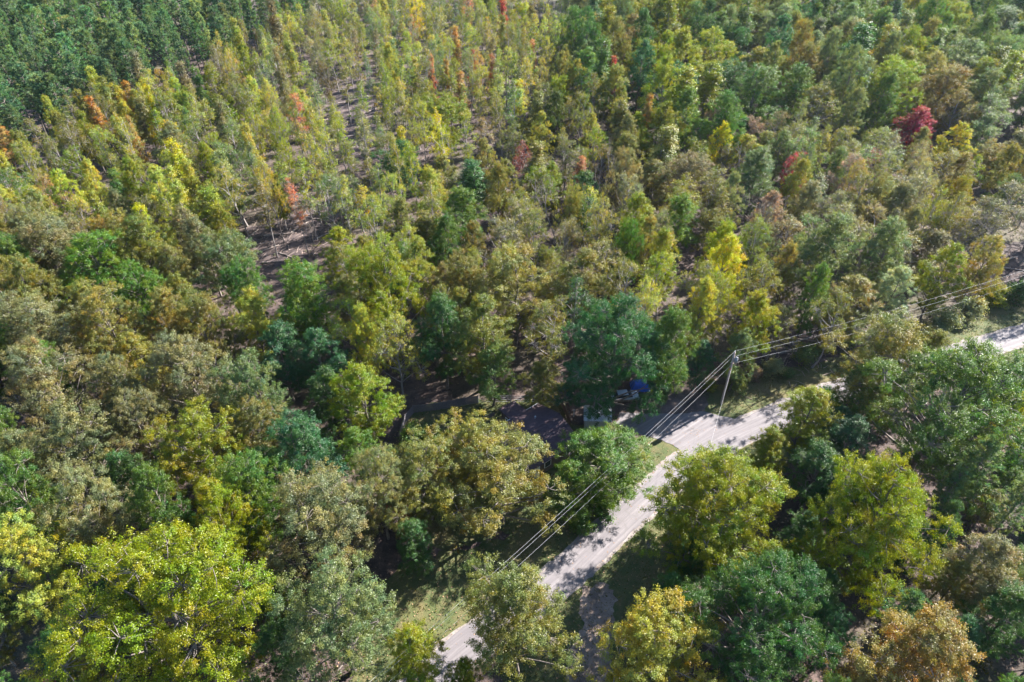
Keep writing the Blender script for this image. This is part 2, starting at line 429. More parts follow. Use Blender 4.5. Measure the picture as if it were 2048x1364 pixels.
def tree_proto(name, seed, kind, H, R, base, nl, lf, per_lobe, per_clump, leaf, clump=0.42, trunk_r=0.22, multi=False, skip=0.0, twigs=0.3, wob=0.35, flat=0.8, bark='bark'):
    """returns (trunk mesh, crown mesh) of a broadleaf tree: lobes of leaf clumps carried on limbs"""
    rng = np.random.default_rng(seed)
    hb, hc = base * H, (1 - base) * H
    lobes = []
    for i in range(nl):
        t = (i + .5) / nl if kind == 'spire' else ((i + .5) / nl) ** .9
        t = np.clip(t + rng.normal() * .05, .02, .98)
        az = i * 2.39996 + rng.normal() * .4
        e = crown_envelope(kind, t) * R * (1 + np.clip(rng.normal() * .17, -.4, .3))
        lr = lf * R * rng.uniform(.72, 1.28) * (0.75 + .5 * crown_envelope(kind, t))
        rad = max(0, e - lr * .75) * (1.0 if (i % 4 or kind == 'spire') else .45)
        zz = hb + t * hc - lr * .25 * (t > .7)
        lobes.append((np.array([math.cos(az) * rad, math.sin(az) * rad, zz]), lr))
    # trunk and limbs
    polys = []
    zt = np.linspace(0, hb + hc * .86, 9)
    wx = np.cumsum(rng.normal(size=9) * wob * .5); wy = np.cumsum(rng.normal(size=9) * wob * .5); wx -= wx[0]; wy -= wy[0]
    tr = trunk_r * (1 - zt / (H * 1.02)) ** .8 + .02; tr[0] *= 1.35
    trunk = np.column_stack([wx, wy, zt]); polys.append((trunk, tr))
    C, LN, CL, TP = [], [], [], []
    for c, lr in lobes:
        if kind != 'none':
            z0 = max(hb * .75, c[2] - (0.5 + 1.1 * np.hypot(c[0], c[1]) * .6)); k = np.interp(z0, zt, np.arange(9)); k0 = int(k); fr = k - k0
            p0 = trunk[k0] * (1 - fr) + trunk[min(8, k0 + 1)] * fr; r0 = np.interp(z0, zt, tr) * .55
            midp = (p0 + c) / 2 + rng.normal(size=3) * .12 * R + np.array([0, 0, .04 * H * .5])
            s = np.linspace(0, 1, 5)[:, None]
            lp = (1 - s) ** 2 * p0 + 2 * s * (1 - s) * midp + s ** 2 * c
            polys.append((lp, np.linspace(max(.035, r0), .02, 5)))
        if rng.random() < skip: continue
        n = max(6, int(per_lobe * (lr / (lf * R)) ** 1.6))
        d = unit(rng.normal(size=(n, 3)) + np.array([0, 0, .35])); rr = rng.uniform(.55, 1.08, n) ** .6
        pc = c + d * (lr * rr)[:, None] * np.array([1, 1, flat])
        ok = pc[:, 2] > hb * .8
        pc, d = pc[ok], d[ok]
        ntw = int(len(pc) * twigs)
        for q in pc[:ntw]:
            e = c + (q - c) * rng.uniform(0, .2); m2 = (e + q) / 2 + rng.normal(size=3) * .1
            polys.append((np.array([e, m2, q]), np.array([.028, .02, .009]) * max(1, R / 5)))
        cr = rng.random(len(pc)); lobe_r = rng.random()
        m = len(pc) * per_clump
        out = np.repeat(d, per_clump, 0)
        off = rng.normal(size=(m, 3)) * clump * .36 * np.array([1, 1, .75]) + out * (rng.uniform(-.75, .75, m) * clump)[:, None]
        cc = np.repeat(pc, per_clump, 0) + off
        nn = unit(out * .55 + np.array([0, 0, .55]) + unit(off) * .35 + rng.normal(size=(m, 3)) * .45)
        C.append(cc); LN.append(nn); CL.append(np.repeat(cr * .5 + lobe_r * .5, per_clump))
        TP.append(np.repeat(np.clip((rr[ok] - .75) * 2.2, 0, 1) * np.clip(d[:, 2] + .3, 0, 1), per_clump))
    cc, nn, cl, tp = np.concatenate(C), np.concatenate(LN), np.concatenate(CL), np.concatenate(TP)
    v, T = leaf_geo(rng, cc, nn, leaf)
    n = len(cc); at = np.column_stack([rng.random(n), cl, tp, np.ones(n)])
    cm = mesh_np(name + '_crown', v, T, M['leaf'], np.repeat(at, 4, 0))
    tv, tt = tubes(polys, 5)
    tm = mesh_np(name + '_trunk', tv, tt, M[bark], smooth=True)
    return dict(trunk=tm, crown=cm, H=H, R=R)


def pine_proto(name, seed, H, R, base, whorls, leaf=0.42):
    rng = np.random.default_rng(seed); polys = []
    zt = np.linspace(0, H, 9); wx = np.cumsum(rng.normal(size=9) * .08); wy = np.cumsum(rng.normal(size=9) * .08)
    trunk = np.column_stack([wx - wx[0], wy - wy[0], zt]); polys.append((trunk, .19 * (1 - zt / H) ** .8 + .02))
    C, D, CL, TP = [], [], [], []
    for w in range(whorls):
        t = (w + rng.uniform(0, .6)) / whorls; z = H * (base + (1 - base) * t)
        rad = R * min(1, .55 + t * 1.8) * (1.03 - t) ** .62 * rng.uniform(.75, 1.15)
        nb = rng.integers(4, 7); a0 = rng.uniform(0, 6.28)
        for k in range(nb):
            az = a0 + k * 6.283 / nb + rng.normal() * .25; L = rad * rng.uniform(.7, 1.15)
            rise = L * (.15 + .55 * t)
            p0 = np.array([np.interp(z, zt, trunk[:, 0]), np.interp(z, zt, trunk[:, 1]), z]); dr = np.array([math.cos(az), math.sin(az), 0])
            p1 = p0 + dr * L + [0, 0, rise]; pm = (p0 + p1) / 2 - [0, 0, .12 * L]
            polys.append((np.array([p0, pm, p1]), np.array([.05, .03, .012])))
            for s in np.linspace(.45, 1.0, max(3, int(L * 1.7))):
                q = p0 * (1 - s) ** 2 + 2 * s * (1 - s) * pm + s * s * p1 + rng.normal(size=3) * [.3, .3, .18]
                m = 26; dd = unit(rng.normal(size=(m, 3)) * .8 + dr * .55 + [0, 0, .75])
                C.append(q + dd * .20 + rng.normal(size=(m, 3)) * .10); D.append(dd)
                CL.append(np.full(m, rng.random())); TP.append(np.full(m, .25 * (s > .8)))
    m = 40; dd = unit(rng.normal(size=(m, 3)) * .5 + [0, 0, 1]); C.append(trunk[-1] + dd * .35 - [0, 0, .2]); D.append(dd); CL.append(np.full(m, .5)); TP.append(np.full(m, .3))
    C, D, CL, TP = map(np.concatenate, (C, D, CL, TP)); n = len(C)
    side = unit(np.cross(D, rng.normal(size=(n, 3)))); ln = (leaf * rng.uniform(.7, 1.25, n))[:, None]; w = .085
    v = np.stack([C - D * ln * .5 - side * w * .5, C - D * ln * .5 + side * w * .5, C + D * ln * .5 + side * w * .25, C + D * ln * .5 - side * w * .25], 1).reshape(-1, 3)
    bs = np.arange(n)[:, None] * 4; T = np.stack([bs + [0, 1, 2], bs + [0, 2, 3]], 1).reshape(-1, 3)
    at = np.column_stack([rng.random(n), CL, TP, np.ones(n)])
    cm = mesh_np(name + '_crown', v, T, M['needle'], np.repeat(at, 4, 0))
    tv, tt = tubes(polys, 5)
    return dict(trunk=mesh_np(name + '_trunk', tv, tt, M['bark'], smooth=True), crown=cm, H=H, R=R)


def bare_proto(name, seed, H, R):
    rng = np.random.default_rng(seed); polys = []
    def grow(p, d, L, r, lvl):
        pts = [p]; q = p.copy(); dd = d.copy()
        for k in range(4):
            dd = unit(dd + rng.normal(size=3) * .14 + [0, 0, .08]); q = q + dd * L / 4; pts.append(q.copy())
        polys.append((np.array(pts), np.linspace(r, r * .45, 5)))
        if lvl == 0: return
        for k in range(rng.integers(3, 6)):
            i = rng.integers(2, 5); nd = unit(dd + unit(rng.normal(size=3)) * .95 + [0, 0, .25])
            grow(pts[i], nd, L * rng.uniform(.45, .65), r * .5, lvl - 1)
    grow(np.zeros(3), np.array([0, 0, 1.]), H * .55, .17, 4)
    tv, tt = tubes(polys, 4)
    return dict(trunk=mesh_np(name + '_trunk', tv, tt, M['bark'], smooth=True), crown=None, H=H, R=R)


PR = {
    'bigoak': [tree_proto('big', 100 + i, 'oak', 20, 9, .16, 52, .215, 26, 84, .165, .52, .38, twigs=.28) for i in range(3)],
    'oak': [tree_proto('oak', 200 + i, 'oak', 18, 6, .22, 34, .26, 22, 74, .150, .44, .27, twigs=.2) for i in range(4)],
    'oval': [tree_proto('oval', 300 + i, 'oval', 18, 5, .18, 34, .28, 20, 66, .150, .42, .22, twigs=.2) for i in range(4)],
    'sparse': [tree_proto('sparse', 400 + i, 'oak', 17, 5, .36, 24, .26, 20, 22, .19, .46, .2, skip=.14, twigs=.7, bark='pale') for i in range(3)],
    'spire': [tree_proto('spire', 500 + i, 'spire', 17, 2.5, .24, 30, .44, 16, 26, .20, .44, .15, wob=.15, bark='pale') for i in range(4)],
    'slender': [tree_proto('slender', 600 + i, 'oval', 18, 2.4, .42, 20, .36, 10, 18, .20, .46, .13, skip=.22, twigs=.8, wob=.3, bark='pale') for i in range(5)],
    'pine': [pine_proto('pine', 700 + i, 19, 3.2, .46, 16) for i in range(4)],
    'shrub': [tree_proto('shrub', 800 + i, 'oak', 3.2, 1.8, .06, 12, .42, 18, 18, .20, .40, .05) for i in range(3)],
    'dead': [bare_proto('dead', 900 + i, 13, 3) for i in range(3)],
}
NOUN = {'bigoak': ('broadleaf_tree', 'broadleaf tree', 'broad round tree'), 'oak': ('broadleaf_tree', 'broadleaf tree', 'round-crowned tree'),
        'oval': ('deciduous_tree', 'deciduous tree', 'oval-crowned tree'), 'sparse': ('open_crowned_tree', 'open tree', 'thin open-crowned tree'),
        'spire': ('spire_tree', 'spire tree', 'narrow spire-shaped tree'), 'slender': ('slender_tree', 'slender tree', 'slender long-stemmed tree'),
        'pine': ('pine_tree', 'pine tree', 'pine'), 'shrub': ('shrub', 'shrub', 'low shrub'), 'dead': ('dead_tree', 'dead tree', 'leafless dead tree')}
# leaf colours (linear albedo) and the words for them
LC = {
    'ygreen': ((.178, .200, .020), 'yellow-green'), 'lime': ((.092, .168, .030), 'bright green'), 'green': ((.082, .140, .036), 'mid-green'),
    'dgreen': ((.048, .105, .034), 'dark green'), 'teal': ((.040, .108, .050), 'blue-green'), 'sage': ((.128, .168, .078), 'sage green'),
    'olive': ((.158, .162, .050), 'olive green'), 'obrown': ((.185, .170, .058), 'olive-brown'), 'gbrown': ((.172, .166, .092), 'grey-brown'),
    'gold': ((.235, .208, .052), 'golden olive'), 'rust': ((.235, .190, .068), 'golden brown'), 'yellow': ((.370, .340, .020), 'yellow'),
    'ygold': ((.270, .275, .075), 'pale gold'), 'orange': ((.340, .230, .095), 'orange'), 'salmon': ((.350, .185, .130), 'salmon red'),
    'red': ((.310, .085, .075), 'red'), 'crimson': ((.300, .060, .095), 'crimson'), 'dred': ((.170, .065, .060), 'dark red'),
    'pink': ((.280, .200, .190), 'dusty pink'), 'silver': ((.230, .265, .175), 'silvery green'), 'pine': ((.098, .160, .088), 'dark green'), 'pine2': ((.145, .190, .095), 'grey-green'),
}
TREES = []


def plant(sp, x, y, h, r, col, label=None, landmark=None, rng=RNG, group=None, var=0.12):
    pr = PR[sp][int(rng.integers(len(PR[sp])))]
    name, cat, noun = NOUN[sp]
    root = empty(name, (x, y, -0.03), rng.uniform(0, 6.28))
    sx = r / pr['R']; sz = h / pr['H']
    sz = min(max(sz, sx * .6), sx * 1.9) if sp not in ('slender', 'pine', 'dead', 'spire') else sz
    root.scale = (sx * rng.uniform(.94, 1.06), sx * rng.uniform(.94, 1.06), sz)
    lean = .045 if sp in ('spire', 'slender', 'sparse') else .025
    root.rotation_euler[0] = rng.normal() * lean; root.rotation_euler[1] = rng.normal() * lean
    if sp in ('spire', 'slender'): root.scale[2] *= rng.uniform(.82, 1.18)
    link('trunk', pr['trunk'], root)
    if pr['crown']:
        cr = link('crown', pr['crown'], root)
        c = np.array(LC[col][0]) * (1 + rng.normal() * var) * (1 + rng.normal(size=3) * var * .5)
        cr.color = (*np.clip(c, .01, .6), 1)
    H = pr['H'] * sz
    px, py, d = project(x, y, H * .68)
    rec = dict(o=root, sp=sp, col=col, x=x, y=y, h=H, r=r, px=px, py=py, label=label, lm=landmark, cat=cat, noun=noun, prpx=r * FPX / d)
    root['category'] = cat; TREES.append(rec)
    return rec


def hero(cx, cy, rpx, h, sp, col, label=None, landmark=None, zf=.66):
    q = G(cx, cy, h * zf); d = project(q.x, q.y, q.z)[2]
    return plant(sp, q.x, q.y, h, rpx * d / FPX, col, label, landmark, var=.06)


# ---- trees that can be picked out in the photograph (crown centre, half width, height, kind, leaf colour)
H_ = hero
H_(325, 1195, 190, 22, 'bigoak', 'ygreen', 'very broad yellow-green tree with pale limbs showing, over the dark red clutter', 'the very broad yellow-green tree')
H_(447, 1050, 72, 21, 'oval', 'ygreen')
H_(60, 1010, 78, 20, 'oak', 'green', 'mid-green round tree at the frame edge above the pale gold one')
H_(55, 1125, 90, 18, 'oak', 'ygold', 'pale gold round tree cut by the frame edge', 'the pale gold edge tree')
H_(318, 1000, 62, 19, 'oval', 'green', 'light green pointed tree rising behind the very broad yellow-green tree')
H_(670, 1225, 112, 19, 'oak', 'sage', 'large sage green tree beside the sunlit lawn', 'the large sage green tree')
H_(560, 1290, 60, 13, 'oval', 'dgreen')
H_(640, 1035, 110, 19, 'oak', 'gbrown', 'grey-olive rounded tree right behind the large sage green tree', 'the grey-olive rounded tree')
H_(1004, 978, 120, 14, 'oak', 'obrown', 'broad olive-brown tree standing in front of the maroon roof', 'the olive-brown tree by the house', .5)
H_(935, 912, 75, 13, 'oak', 'gold', 'golden olive tree crown between the backyard and the olive-brown tree', None, .5)
H_(855, 970, 85, 14, 'oak', 'olive', None, None, .5)
H_(755, 965, 62, 17, 'oak', 'gbrown')
H_(825, 1080, 50, 10, 'oval', 'dgreen')
H_(1035, 1240, 122, 17, 'oak', 'olive', 'olive green tree leaning over the near end of the road', 'the olive tree over the road')
H_(830, 1305, 72, 13, 'oval', 'ygreen', 'small yellow-green tree beside the sunlit lawn at the frame bottom')
H_(930, 1352, 38, 9, 'oval', 'ygreen')
H_(1328, 1283, 116, 16, 'oak', 'gold', 'golden olive round tree beside the sandy path', 'the golden olive tree')
H_(1510, 1230, 132, 18, 'bigoak', 'dgreen', 'dense dark green tree between the golden olive and golden brown trees', 'the dense dark green tree')
H_(1445, 1005, 138, 19, 'bigoak', 'ygreen', 'broad yellow-green tree at the bend of the road', 'the yellow-green tree at the bend')
H_(1750, 1035, 130, 21, 'bigoak', 'ygreen', 'tall bright yellow-green tree among the shaded trees right of the bend', 'the tall bright yellow-green tree')
H_(1835, 1325, 122, 17, 'oak', 'rust', 'golden brown round tree at the frame bottom', 'the golden brown tree')
H_(1965, 1140, 80, 14, 'oval', 'gbrown')
H_(2020, 1230, 70, 13, 'oval', 'dgreen')
H_(1905, 1180, 50, 11, 'oval', 'obrown')
H_(1945, 945, 50, 16, 'pine', 'pine2', 'grey-green pine leaning beside the blue-grey roof', 'the grey-green roadside pine')
H_(2022, 1015, 50, 16, 'pine', 'pine2')
H_(1895, 985, 40, 14, 'pine', 'pine2')
H_(1800, 1225, 42, 12, 'pine', 'pine')
H_(1900, 802, 146, 21, 'bigoak', 'green', 'huge glossy green tree beside the far stretch of road', 'the huge glossy tree')
H_(1768, 712, 95, 18, 'oak', 'olive', 'olive green tree on the road side ahead of the huge glossy tree', 'the olive roadside tree')
H_(1618, 832, 68, 14, 'oval', 'ygreen')
H_(1870, 705, 42, 12, 'oval', 'olive')
H_(1715, 775, 45, 12, 'oval', 'green')
H_(1545, 905, 48, 11, 'oval', 'ygreen')
H_(1700, 895, 66, 13, 'oval', 'teal', 'blue-green vine-draped tree right of the bend', 'the blue-green vine-draped tree')
H_(1635, 935, 60, 12, 'oval', 'dgreen')
H_(1690, 1000, 55, 11, 'oval', 'dgreen')
H_(1600, 1060, 50, 10, 'oval', 'dgreen')
H_(1425, 1085, 50, 9, 'oval', 'dgreen')
plant('oval', 22.6, 49.4, 10, 3.6, 'dgreen')  # low trees added under the bend tree's crown to shade the verge
plant('oval', 26.0, 53.4, 11, 3.8, 'dgreen')
plant('oval', 21.5, 44.0, 9, 3.2, 'dgreen')
H_(1640, 1180, 55, 10, 'oval', 'dgreen')
H_(2040, 825, 42, 10, 'oak', 'yellow', 'small yellow tree at the frame edge below the far road')
H_(1200, 918, 92, 12, 'oak', 'lime', 'bright green bushy tree in front of the shed', 'the bright green bushy tree')
H_(1138, 972, 56, 11, 'oval', 'lime', 'small mid-green tree under the power lines')
H_(1232, 690, 105, 21, 'bigoak', 'teal', 'massive blue-green tree shading the parked car', 'the massive blue-green tree')
H_(1345, 690, 60, 20, 'oval', 'green', 'fresh green oval tree between the driveway and the massive blue-green tree', 'the tree by the driveway')
H_(730, 785, 72, 16, 'oval', 'ygreen', 'yellow-green bushy tree beside the backyard fence corner', 'the bushy tree by the fence')
H_(768, 575, 80, 22, 'oak', 'ygreen', 'tall yellow-green tree with a long leaning trunk above the fence', 'the tall long-trunked tree')
H_(620, 600, 72, 19, 'oak', 'lime', 'bright green tree below the brush-strewn clearing', 'the bright green tree by the clearing')
H_(450, 525, 68, 17, 'oak', 'sage')
H_(198, 535, 72, 17, 'oak', 'lime', 'bright green tree amid the grey-brown trees', 'the vivid green tree')
H_(280, 585, 52, 16, 'oak', 'lime')
H_(405, 905, 95, 18, 'oak', 'ygreen', 'yellow-green round tree in the middle of the grey-brown trees', 'the round yellow-green tree')
H_(500, 790, 72, 18, 'oak', 'sage', 'dome-shaped sage green tree beside the grey-brown tree', 'the sage green dome tree')
H_(375, 745, 85, 19, 'oak', 'gbrown', 'big grey-brown tree touching the sage green dome tree', 'the big grey-brown tree')
H_(600, 905, 82, 17, 'oak', 'teal')
for a in [(75, 665, 88, 19, 'oak', 'gbrown'), (225, 660, 74, 19, 'oak', 'obrown'), (105, 770, 88, 19, 'oak', 'gbrown'), (235, 790, 62, 18, 'oak', 'gbrown'),
          (170, 890, 98, 18, 'oak', 'gbrown'), (60, 585, 60, 18, 'oak', 'olive'), (35, 535, 50, 17, 'oak', 'green'), (285, 855, 58, 17, 'oak', 'gbrown'),
          (15, 880, 55, 17, 'oval', 'green'), (100, 500, 78, 18, 'oak', 'gbrown'), (360, 605, 48, 17, 'oval', 'olive'), (335, 660, 58, 17, 'oak', 'obrown'),
          (420, 655, 55, 17, 'oak', 'olive'), (505, 640, 52, 16, 'oval', 'ygold'), (560, 705, 60, 15, 'oval', 'teal'), (640, 715, 58, 15, 'oval', 'teal'),
          (885, 660, 62, 18, 'oval', 'dgreen'), (965, 660, 68, 18, 'oval', 'olive'), (1030, 575, 88, 19, 'oak', 'obrown'), (985, 735, 52, 12, 'oval', 'green'),
          (1095, 660, 58, 17, 'sparse', 'olive'), (1085, 760, 46, 10, 'oval', 'olive'), (1170, 560, 58, 17, 'oval', 'olive'), (1005, 500, 58, 16, 'sparse', 'gbrown'),
          (868, 600, 30, 16, 'spire', 'yellow'), (650, 790, 50, 14, 'oval', 'dgreen'), (540, 950, 60, 13, 'oval', 'dgreen'), (250, 960, 70, 14, 'oval', 'dgreen'),
          (1640, 505, 72, 19, 'oak', 'sage'), (1760, 505, 60, 18, 'oak', 'sage'), (1960, 530, 42, 15, 'oak', 'obrown'), (1555, 650, 40, 11, 'sparse', 'olive'),
          (1660, 640, 46, 15, 'sparse', 'olive'), (1505, 585, 50, 17, 'sparse', 'olive'), (1400, 590, 48, 17, 'sparse', 'olive'), (1480, 705, 42, 12, 'oval', 'sage'),
          (1360, 440, 45, 16, 'oval', 'lime'), (1450, 610, 44, 17, 'sparse', 'ygreen'), (1325, 570, 50, 16, 'sparse', 'ygreen'), (1250, 585, 52, 16, 'sparse', 'olive'),
          (880, 235, 58, 17, 'oak', 'ygreen'), (665, 400, 46, 16, 'sparse', 'sage'), (553, 375, 24, 15, 'spire', 'ygreen'), (790, 310, 20, 15, 'spire', 'yellow'),
          (800, 330, 50, 15, 'oak', 'dgreen'), (1800, 150, 50, 20, 'oval', 'ygreen'), (1520, 190, 60, 20, 'oak', 'green'), (1420, 110, 50, 20, 'oak', 'ygreen'),
          (1350, 175, 45, 19, 'oak', 'teal'), (1590, 180, 50, 19, 'oak', 'green'), (1640, 220, 50, 18, 'sparse', 'olive'), (1455, 170, 50, 19, 'oak', 'dgreen'),
          (1560, 60, 45, 20, 'oak', 'sage'), (1690, 90, 55, 20, 'oak', 'olive'), (1930, 130, 55, 19, 'oak', 'sage'), (2000, 60, 60, 19, 'oak', 'sage')]:
    H_(*a)
for a in [
    (1450, 545, 54, 19, 'oval', 'yellow', 'large yellow tree behind the utility pole', 'the large yellow tree'),
    (1790, 585, 50, 14, 'oval', 'silver', 'silvery green tree on the bank above the road', 'the silvery tree'),
    (1888, 545, 50, 16, 'oval', 'ygreen', 'leaning yellow-green tree on the bank beside the silvery one', 'the leaning bank tree'),
    (1835, 255, 40, 13, 'oak', 'crimson', 'round crimson tree, the brightest red crown in the woods', 'the round crimson tree'),
    (1588, 345, 27, 13, 'sparse', 'crimson', 'thin crimson tree, upper one of the crimson pair', 'the upper crimson tree'),
    (1605, 385, 22, 9, 'sparse', 'red', 'small red tree just below the thin crimson one', None),
    (1740, 335, 30, 12, 'sparse', 'dred', 'dark red tree halfway between the crimson pair and the round crimson tree', 'the dark red tree'),
    (1500, 270, 30, 12, 'sparse', 'pink', 'dusty pink tree among dark green trees', 'the dusty pink tree'),
    (1430, 248, 26, 13, 'sparse', 'pink', 'dusty pink tree beside a bright yellow tree', None),
    (1912, 285, 36, 14, 'oval', 'yellow', 'bright yellow tree next to the round crimson tree', 'the bright yellow tree'),
    (1440, 290, 26, 15, 'oval', 'yellow', 'pointed yellow tree in front of the dusty pink tree', None),
    (1240, 140, 13, 17, 'spire', 'red', 'red-topped spire tree at the edge of the dark green trees', 'the lone red spire'),
    (862, 165, 13, 16, 'spire', 'salmon', 'salmon red spire tree standing behind a big yellow-green tree', 'the first salmon spire'),
    (945, 135, 12, 16, 'spire', 'red', 'slim red spire tree amid pale gold trees', None),
    (1005, 55, 15, 17, 'spire', 'red', 'tall red spire tree farthest back of the red ones', 'the farthest red spire'),
    (1155, 345, 22, 15, 'spire', 'salmon', 'salmon red spire tree standing alone amid olive green trees', 'the middle salmon spire'),
    (910, 95, 15, 16, 'spire', 'orange', 'orange spire tree behind the slim red one', None),
    (985, 145, 13, 15, 'spire', 'salmon', 'salmon red spire tree beside the slim red one', None),
    (1065, 110, 14, 15, 'spire', 'salmon', 'salmon red spire tree next to the gap before the dark trees', None),
    (895, 160, 14, 15, 'spire', 'orange', 'orange spire tree close beside the first salmon spire', None),
    (1290, 240, 18, 14, 'spire', 'orange', 'orange spire tree in front of the dark green trees', 'the orange spire'),
    (1085, 265, 25, 15, 'oval', 'ygold', 'pale gold tree behind the dark red one', None),
    (1180, 270, 25, 15, 'oval', 'ygold', 'pale gold tree in front of the lone red spire', None),
    (1045, 320, 25, 12, 'sparse', 'dred', 'dark red tree below a pale gold tree', 'the small dark red tree'),
    (5, 290, 36, 15, 'oval', 'orange', 'orange-red tree at the frame edge below the pine plantation', 'the orange edge tree'),
    (270, 275, 17, 16, 'spire', 'orange', 'orange spire tree closest to the pine plantation', 'the orange plantation spire'),
    (300, 240, 17, 16, 'spire', 'yellow', 'yellow spire tree beside the orange one near the plantation', None),
    (555, 60, 20, 17, 'spire', 'ygold', 'pale gold spire tree at the pine plantation corner', 'the plantation corner tree'),
    (5, 420, 55, 15, 'oval', 'ygold', 'pale gold tree cut by the frame edge below the orange one', None),
    (425, 170, 28, 15, 'oval', 'ygreen', 'yellow-green tree against the shaded edge of the pine plantation', 'the plantation edge tree'),
]:
    H_(*a)

# ------------------------------------------------------------------ the pine plantation, in planted rows
def in_poly(x, y, poly):
    ins = False; j = len(poly) - 1
    for i in range(len(poly)):
        xi, yi = poly[i][0], poly[i][1]; xj, yj = poly[j][0], poly[j][1]
        if (yi > y) != (yj > y) and x < (xj - xi) * (y - yi) / (yj - yi + 1e-12) + xi: ins = not ins
        j = i
    return ins


ORD = ['first', 'second', 'third', 'fourth', 'fifth', 'sixth', 'seventh', 'eighth', 'ninth', 'tenth', 'eleventh', 'twelfth', 'thirteenth', 'fourteenth', 'fifteenth', 'sixteenth',
       'seventeenth', 'eighteenth', 'nineteenth', 'twentieth'] + ['twenty-' + w for w in ('first', 'second', 'third', 'fourth', 'fifth', 'sixth', 'seventh', 'eighth', 'ninth')] + \
      ['thirtieth'] + ['thirty-' + w for w in ('first', 'second', 'third', 'fourth', 'fifth', 'sixth', 'seventh', 'eighth', 'ninth')] + ['fortieth', 'forty-first', 'forty-second', 'forty-third']
Z_PINE = [(-200, -120), (760, -120), (690, -10), (610, 22), (560, 36), (500, 62), (440, 100), (400, 165), (345, 185), (290, 165), (235, 165), (190, 195), (130, 235), (70, 250), (20, 268), (-200, 330)]
A_, B_ = G(0, 350), G(640, 60)
ed = Vector((B_.x - A_.x, B_.y - A_.y)).normalized(); nd = Vector((-ed.y, ed.x))
rg = np.random.default_rng(5)
rows = 0
for row in range(26):
    ppl = []
    for k in range(-8, 60):
        q = Vector((A_.x, A_.y)) + ed * (k * 6.3 + (row % 2) * 3.1 + rg.normal() * 1.7) + nd * (row * 6.2 - 6 + rg.normal() * 1.5)
        h = rg.uniform(15.5, 22.5)
        if rg.random() < .09: continue
        px, py, d = project(q.x, q.y, h * .68)
        if -70 < px < 2100 and py > -45 and in_poly(px, py, Z_PINE): ppl.append((px, q, h))
    if not ppl: continue
    rows += 1
    for n_, (px, q, h) in enumerate(sorted(ppl, key=lambda t: t[0])):
        plant('pine', q.x, q.y, h, rg.uniform(2.5, 4.4), 'pine' if rg.random() < .72 else 'pine2',
              f'plantation pine, {ORD[n_]} from the left in the {ORD[rows - 1]} row back', rng=rg)
    if rows >= 22: break

# ------------------------------------------------------------------ the rest of the woods
KEEP = [(1130, 1140), (1170, 1110), (1210, 1065), (1250, 1030), (1290, 990), (1320, 960), (1345, 925), (1370, 900), (1420, 870), (1460, 860), (1500, 845), (1550, 815), (1300, 850), (1340, 850),
        (1400, 840), (1280, 865), (1660, 768), (1975, 690), (2010, 670), (2045, 655), (2000, 700), (1320, 905), (1300, 925), (1240, 990), (1150, 1060), (1050, 1105),
        (1040, 820), (1080, 815), (1100, 840), (1085, 880), (1060, 850), (1120, 850), (1010, 820), (990, 840), (830, 830), (880, 815), (940, 800), (900, 840), (960, 820), (850, 850), (1010, 800), (1080, 795),
        (1190, 815), (1215, 820), (1150, 810), (1240, 800), (1280, 780), (1330, 800), (1390, 790), (1445, 760), (1455, 720), (1440, 800), (1420, 800), (1500, 790), (1560, 770), (1620, 750), (1500, 765),
        (860, 1190), (800, 1210), (900, 1180), (850, 1240), (780, 1290), (1210, 1200), (1240, 1150), (1280, 1110), (1300, 1060), (1185, 1250), (1170, 1300), (1160, 1350), (1250, 1190),
        (520, 480), (560, 460), (600, 440), (625, 410), (540, 510), (590, 500), (700, 200), (720, 250), (715, 290), (705, 225), (740, 260), (690, 260), (700, 310), (680, 200), (640, 440), (570, 490), (610, 470), (510, 500), (735, 220), (690, 170), (1560, 700), (1600, 690), (1530, 720), (2030, 520), (2010, 545), (1990, 510), (1900, 670), (1940, 660)]
KEEP = np.array(KEEP, float)
LW = [[tuple(G(*q)[:2]) for q in poly] for poly in LAWNS]
YARD = [(-18, 58), (-18, 73), (-14, 75), (8, 76.5), (24, 80), (30, 76), (24, 62), (10, 50)]
